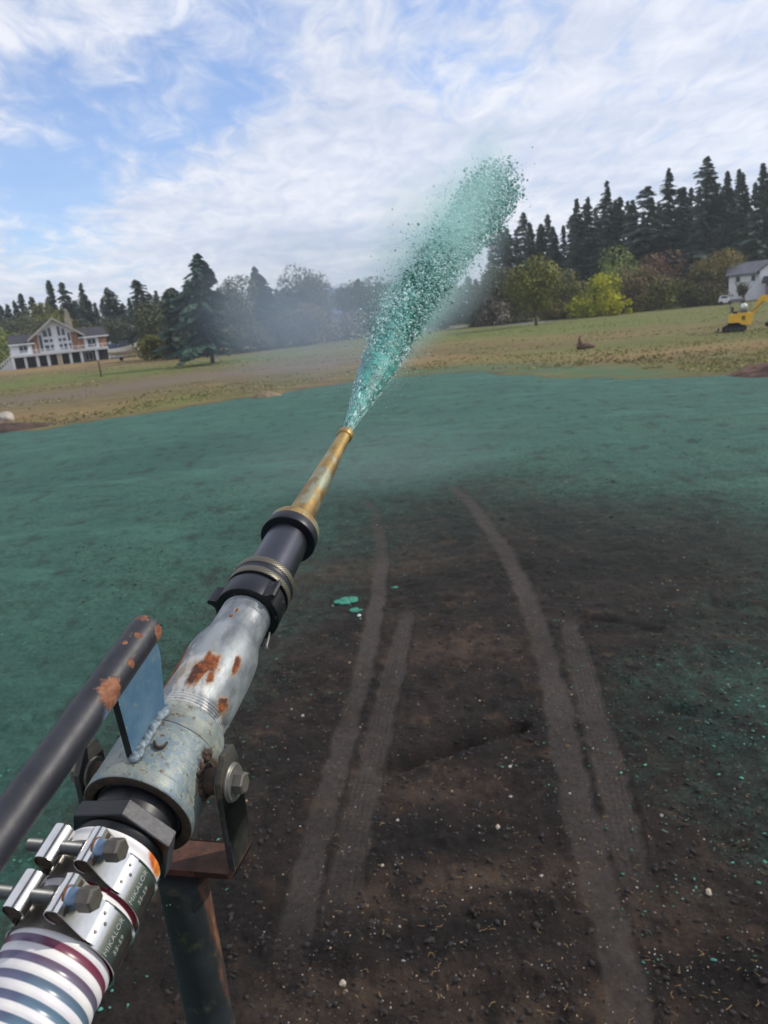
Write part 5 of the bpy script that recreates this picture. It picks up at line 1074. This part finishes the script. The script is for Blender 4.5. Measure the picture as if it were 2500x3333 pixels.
# ------------------------------------------------------------------ mounds, stump, rocks in the field
def mound(px, py, sx, sy, h, mat, label, name='earth_mound', cat='earth mound', seed=1):
    P = ground(px, py); bm = bmesh.new(); bmesh.ops.create_grid(bm, x_segments=50, y_segments=30, size=1)
    for v_ in bm.verts:
        x_, y_ = v_.co.x, v_.co.y; e = max(0, 1-x_*x_-y_*y_); n_ = float(fbm(np.array([x_*4+seed]), np.array([y_*4]), 4)[0]); v_.co = Vector((x_*sx, y_*sy, h*(e**.8)*(1+1.4*n_)-.05))
    o = fin(name, bm, None, [mat], None); o.location = (P[0], P[1], 0); o.rotation_euler = (0, 0, -math.atan2(P[0], P[1])); tag(o, label, cat); return o
mso = simple('dark_earth', '#43342c', .95, var=.35, scale=1.5, bump=.8, bscale=8, bdist=.05)
mound(20, 1402, 2.3, 1.0, .30, mso, 'low dark earth bank at the left edge where the green mulch ends', seed=2)
mound(2590, 1214, 2.4, 1.4, .50, simple('red_earth', '#523a30', .95, var=.35, scale=1.5, bump=.8, bscale=8, bdist=.05), 'reddish brown earth heap at the right edge beyond the mulch', seed=5)
mound(868, 1291, .85, .5, .28, simple('tan_earth', '#7a6a55', .9, var=.3, scale=2), 'small tan earth lump at the far edge of the mulch left of the spray', seed=9)
st_ = stone(14, 1372, .42, 'big pale boulder at the left edge of the picture', simple('boulder_pale', '#9c948c', .8, var=.25, scale=3, bump=.5, bscale=12, bdist=.02), 'boulder', 'boulder', .7)
P = ground(1893, 1136); o = empty('tree_stump', (P[0], P[1], 0), .3, 'small reddish stump with one upright snag in the dry grass right of the spray', 'stump')
bm = bmesh.new(); tube(bm, [(-.1, 0, 0), (-.08, 0, .3), (-.14, 0, .6), (-.12, 0, .9)], [.22, .17, .10, .03], 9); fin('snag', bm, o, [simple('stump_wood', '#5e463c', .9)], None)
bm = bmesh.new(); tube(bm, [(-.25, 0, .1), (.4, .05, .22), (1.0, 0, .12)], [.2, .24, .12], 9); tube(bm, [(.3, 0, .2), (.55, .1, .5)], [.08, .03], 6); fin('fallen_log', bm, o, [simple('log_wood', '#6b5348', .9)], None)
P = ground(330, 1228); bm = bmesh.new(); tube(bm, [(0, 0, 0), (.03, 0, .9), (0, 0, 1.7)], [.09, .08, .06], 8); o = fin('fence_post', bm, None, [m_bark], 30); o.location = (P[0], P[1], 0); tag(o, 'single dark wooden post in the grass in front of the house', 'post')

# ------------------------------------------------------------------ the spray
_tp = Og+Dg*K*1.352; _tc = (_tp-CP)@FW; _tx, _ty = PCX+FPX*((_tp-CP)@RT)/_tc, PCY-FPX*((_tp-CP)@UP)/_tc
cl_ = np.array([(_tx, _ty, _tc/1.041, 13), (1150, 1360, .945, 23), (1172, 1312, .99, 34), (1208, 1240, 1.06, 52), (1265, 1122, 1.19, 66), (1318, 1015, 1.35, 80), (1385, 922, 1.51, 82), (1450, 832, 1.78, 84), (1527, 735, 2.23, 88), (1590, 640, 2.8, 90), (1625, 600, 3.3, 78)], float)
cl_[:, 2] *= 1.041
cp_ = np.array([at(a, b, c) for a, b, c, _ in cl_]); cr_ = cl_[:, 3]*cl_[:, 2]/FPX
seg_ = np.linalg.norm(np.diff(cp_, axis=0), axis=1); sl_ = np.concatenate([[0], np.cumsum(seg_)]); scrn = np.concatenate([[0], np.cumsum(np.hypot(*np.diff(cl_[:, :2], axis=0).T))])
def cline(u):                                # u in screen-length units so that density follows the breakup of the jet
    P = np.stack([np.interp(u, scrn, cp_[:, i]) for i in range(3)], 1); P2 = np.stack([np.interp(u+4, scrn, cp_[:, i]) for i in range(3)], 1)
    P0 = np.stack([np.interp(u-4, scrn, cp_[:, i]) for i in range(3)], 1); T = P2-P0; T /= np.linalg.norm(T, axis=1)[:, None]
    return P, T, np.interp(u, scrn, cr_), np.interp(u, scrn, cl_[:, 2])
def frame(T):
    N = np.cross(T, np.array([0, 0, 1.])); N /= np.linalg.norm(N, axis=1)[:, None]; return N, np.cross(N, T)
def spray_parts(n, u0, u1, rad_fn, size_px, mats_p, stretch, end_jit=0.0, bias=1.0):
    u = u0+(u1-u0)*rng.random(n)**bias; P, T, R_, Z_ = cline(u); N, Bn = frame(T); a = rng.random(n)*6.283; q_ = rad_fn(n, u)
    off = (np.cos(a)*q_)[:, None]*N+(np.sin(a)*q_)[:, None]*Bn; P = P+off*R_[:, None]+T*(rng.normal(size=n)*end_jit*R_)[:, None]
    s = np.minimum(size_px(n, u), 6.0)*Z_/FPX; D_ = T+.32*off/ (np.abs(q_)[:, None]+1e-3)*q_[:, None]*.5; D_ /= np.linalg.norm(D_, axis=1)[:, None]
    N2, B2 = frame(D_); ax = np.stack([N2, B2, D_], 2); st_ = stretch(n, u)
    return P, np.stack([s*rng.uniform(.6, 1.1, n), s*rng.uniform(.6, 1.1, n), s*st_], 1), ax, np.where((np.abs(q_) < .62) & (u < UL*.62) & (rng.random(n) < .45), 2, rng.choice(len(mats_p), n, p=mats_p))
UL = scrn[-1]
def clumpy(P, k, thr):                       # keep fragments in clusters, so the cloud has knots and gaps
    f = 26.0; v = fbm(P[:, 0]*f+P[:, 2]*9, P[:, 2]*f+P[:, 1]*7, 3); return v > thr
groups = []
def tint(P, mi0):                             # pale froth, mid green and dark knots come in patches, as in a real burst
    f = 9.0/np.maximum(.9, P[:, 1]*.45); a = fbm(P[:, 0]*f*2+3, P[:, 2]*f*2+P[:, 1]*f, 4)*2.3+rng.normal(size=len(P))*.16
    a = a-.35*(mi0 == 2); return np.where(a > .02, 0, np.where(a > -.32, 1, 2))
fl = lambda n, u: 1.5*np.exp(rng.normal(size=n)*.45)+u/UL*1.2
# foamy skin of the cone
groups.append(spray_parts(5200, 3, UL*.60, lambda n, u: .96+.09*rng.normal(size=n)*np.clip(u/UL*3, .15, 1), lambda n, u: np.where(u < UL*.3, .6, 1)*fl(n, u), [.97, .03, 0], lambda n, u: rng.uniform(2, 7, n)*np.clip(1.3-u/UL*2.4, .22, 1)))
# body of the cone
groups.append(spray_parts(9500, UL*.13, UL, lambda n, u: np.sqrt(rng.random(n))*.95, lambda n, u: 2.4*np.exp(rng.normal(size=n)*.5)+u/UL*1.3, [.30, .48, .22], lambda n, u: rng.uniform(.8, 2.2, n)))
groups.append(spray_parts(5500, UL*.35, UL*1.0, lambda n, u: np.abs(rng.normal(size=n))*.5, lambda n, u: 2.8*np.exp(rng.normal(size=n)*.5)+.8, [.28, .48, .24], lambda n, u: rng.uniform(.8, 1.5, n), .3))
# rounded head and stray drops thrown off
groups.append(spray_parts(2600, UL*.86, UL, lambda n, u: np.sqrt(rng.random(n))*1.15, lambda n, u: 2.2*np.exp(rng.normal(size=n)*.45), [.2, .4, .4], lambda n, u: rng.uniform(.8, 1.3, n), .45))
groups.append(spray_parts(1500, UL*.3, UL, lambda n, u: .9+np.abs(rng.normal(size=n))*.42, lambda n, u: 1.5*np.exp(rng.normal(size=n)*.4), [.3, .35, .35], lambda n, u: rng.uniform(.8, 1.4, n), .3))
def leftish(n, u): return np.abs(rng.normal(size=n))*.7+.6
gL = spray_parts(5200, UL*.30, UL*.80, leftish, lambda n, u: 1.5*np.exp(rng.normal(size=n)*.45), [.8, .2, 0], lambda n, u: rng.uniform(.8, 1.6, n), .3)
side = (gL[0]-np.array([np.interp(gL[0][:, 1], cp_[:, 1], cp_[:, i]) for i in range(3)]).T)@RT < 0; gL = tuple(x[side] for x in gL); groups.append(gL)
groups.append(spray_parts(9000, UL*.18, UL*.9, lambda n, u: np.abs(rng.normal(size=n))*.85+.4, lambda n, u: .75*np.exp(rng.normal(size=n)*.4), [.85, .15, 0], lambda n, u: rng.uniform(.8, 1.6, n), .2))
# solid jet by the nozzle
us = np.linspace(0, UL*.60, 150); P, T, R_, Z_ = cline(us); N, Bn = frame(T); sg_ = 56; JV = []
for i in range(len(us)):
    a = np.arange(sg_)*2*math.pi/sg_; f_ = max(0, us[i]/UL)
    k = .97*(1-.9*max(0, f_-.26)/.36) + (fbm(np.cos(a)*3+i*.10, np.sin(a)*3+i*.16, 4))*(.06+1.5*f_)
    JV.append(P[i]+(np.cos(a)*k*R_[i])[:, None]*N[i]+(np.sin(a)*k*R_[i])[:, None]*Bn[i])
JV = np.concatenate(JV); i_ = np.arange(len(us)*sg_).reshape(len(us), sg_); JF = np.stack([i_[:-1].ravel(), i_[1:].ravel(), np.roll(i_, -1, 1)[1:].ravel(), np.roll(i_, -1, 1)[:-1].ravel()], 1)
JT = np.concatenate([JF[:, [0, 1, 2]], JF[:, [0, 2, 3]]])
def smat(name, col, rough=.35, tr=.0):
    m = MB(name); c = lin(col); m.set(m.mix(m.ramp(m.noise(30, 3), .3, .7), tuple(x*.8 for x in c[:3])+(1,), c), rough, 0.0)
    tb = m.n('ShaderNodeBsdfTranslucent'); tb.inputs[0].default_value = c; ms_ = m.n('ShaderNodeMixShader'); ms_.inputs[0].default_value = .3; m.l(m.b.outputs[0], ms_.inputs[1]); m.l(tb.outputs[0], ms_.inputs[2]); m.l(ms_.outputs[0], m.out.inputs[0]); return m.m
m_jet = MB('slurry_jet'); c = m_jet.mix(m_jet.ramp(m_jet.noise(55, 5, .7, dist=.5), .38, .62), lin('#155550'), lin('#41948a')); c = m_jet.mix(m_jet.ramp(m_jet.noise(120, 4, .7, off=(3, 3, 3)), .58, .68), c, lin('#0b3f39')); m_jet.set(c, .3, 0.0); m_jet.bump(m_jet.noise(160, 4, .7), .6, .004)
mats_s = [smat('slurry_foam', '#cfecea'), smat('slurry_mid', '#97cfc8'), smat('slurry_dark', '#4a9385'), m_jet.m]
VV = [JV]; FF = [JT]; MI = [np.full(len(JT), 3)]; n0 = len(JV)
for P, S3, ax, mi in groups:
    mi = np.where(mi == 0, np.where(rng.random(len(mi)) < .62, 0, tint(P, mi)), tint(P, mi)); keep = clumpy(P, 0, -.30+0*rng.random(len(P))) | (rng.random(len(P)) < .35); P, S3, ax, mi = P[keep], S3[keep], ax[keep], mi[keep]; n = len(P)
    V = ICO[None]*(1+.5*(rng.random((n, 12, 1))-.5))*S3[:, None, :]; V = np.einsum('nij,nkj->nki', ax, V)+P[:, None, :]; F = ICOF[None]+12*np.arange(n)[:, None, None]+n0
    VV.append(V.reshape(-1, 3)); FF.append(F.reshape(-1, 3)); MI.append(np.repeat(mi, 20)); n0 += n*12
o = frombuf_np('slurry_spray', np.concatenate(VV)-cp_[0], np.concatenate(FF), None, mats_s, np.concatenate(MI), True); o.location = cp_[0]
tag(o, 'jet of turquoise slurry bursting into drops from the brass nozzle', 'spray', kind='stuff')

def mist(name, px, py, zc_, sx, sy, sz, dens, col, label, roll=0.0, nscale=1.3, contrast=.6):
    m = bpy.data.materials.new(name+'_vapour'); m.use_nodes = True; t = m.node_tree; t.nodes.clear(); N_ = t.nodes.new; L_ = t.links.new
    out = N_('ShaderNodeOutputMaterial'); pv = N_('ShaderNodeVolumePrincipled'); pv.inputs['Color'].default_value = lin(col); pv.inputs['Anisotropy'].default_value = .2; L_(pv.outputs[0], out.inputs['Volume'])
    tcn = N_('ShaderNodeTexCoord'); ln = N_('ShaderNodeVectorMath'); ln.operation = 'LENGTH'; L_(tcn.outputs['Object'], ln.inputs[0])
    fr = N_('ShaderNodeMapRange'); fr.interpolation_type = 'SMOOTHERSTEP'; L_(ln.outputs['Value'], fr.inputs[0]); fr.inputs[1].default_value = 1; fr.inputs[2].default_value = .12; fr.inputs[3].default_value = 0; fr.inputs[4].default_value = 1
    nz_ = N_('ShaderNodeTexNoise'); nz_.inputs['Scale'].default_value = nscale; nz_.inputs['Detail'].default_value = 3; L_(tcn.outputs['Object'], nz_.inputs['Vector'])
    mr_ = N_('ShaderNodeMapRange'); L_(nz_.outputs['Fac'], mr_.inputs[0]); mr_.inputs[1].default_value = .3; mr_.inputs[2].default_value = .7; mr_.inputs[3].default_value = 1-contrast; mr_.inputs[4].default_value = 1+contrast*.6
    mu = N_('ShaderNodeMath'); mu.operation = 'MULTIPLY'; L_(fr.outputs[0], mu.inputs[0]); L_(mr_.outputs[0], mu.inputs[1]); m2 = N_('ShaderNodeMath'); m2.operation = 'MULTIPLY'; L_(mu.outputs[0], m2.inputs[0]); m2.inputs[1].default_value = dens; L_(m2.outputs[0], pv.inputs['Density'])
    bm = bmesh.new(); bmesh.ops.create_icosphere(bm, subdivisions=3, radius=1); o = fin(name, bm, None, [m], None)
    c = at(px, py, zc_); ca, sa = math.cos(roll), math.sin(roll); X_ = RT*ca+UP*sa; Y_ = -RT*sa+UP*ca
    o.matrix_world = Matrix(((X_[0]*sx, Y_[0]*sy, -FW[0]*sz, c[0]), (X_[1]*sx, Y_[1]*sy, -FW[1]*sz, c[1]), (X_[2]*sx, Y_[2]*sy, -FW[2]*sz, c[2]), (0, 0, 0, 1)))
    tag(o, label, 'mist', kind='stuff'); return o
mist('spray_mist', 1420, 850, 1.85, .125, .44, .40, 4.0, '#c4ece8', 'fine pale aqua mist hugging the spray', rad(-28))
mist('side_mist', 1330, 800, 2.3, .20, .30, .4, 1.6, '#b9dcdc', 'faint aqua mist on the upper left side of the spray', rad(-28))
mist('falling_mist', 1500, 900, 3.2, .20, .45, .6, .8, '#c9dfe4', 'whitish mist falling on the right side of the spray', rad(-32))
mist('ground_mist', 1180, 1500, 13, 4.2, .9, 4.5, .030, '#cdd8dc', 'thin mist lying over the mulch beyond the nozzle', rad(5), 1.1, .3)
mist('drifting_mist', 1000, 1000, 22, 4.9, 3.1, 5.0, .135, '#c3d3e4', 'wide bluish mist drifting left of the spray before the trees', rad(8), 1.1, .45)

# thin summer haze over the whole field
bm = bmesh.new(); bmesh.ops.create_cube(bm, size=1.0); hm = bpy.data.materials.new('thin_haze'); hm.use_nodes = True; hm.node_tree.nodes.clear()
ho = hm.node_tree.nodes.new('ShaderNodeOutputMaterial'); hv = hm.node_tree.nodes.new('ShaderNodeVolumePrincipled'); hv.inputs['Color'].default_value = lin('#dfe8f2'); hv.inputs['Density'].default_value = .00042; hv.inputs['Anisotropy'].default_value = .2
hm.node_tree.links.new(hv.outputs[0], ho.inputs['Volume']); o = fin('haze', bm, None, [hm], None); o.scale = (2000, 2000, 48); o.location = (0, 0, 22); tag(o, 'thin haze in the air over the field', 'haze', kind='stuff')
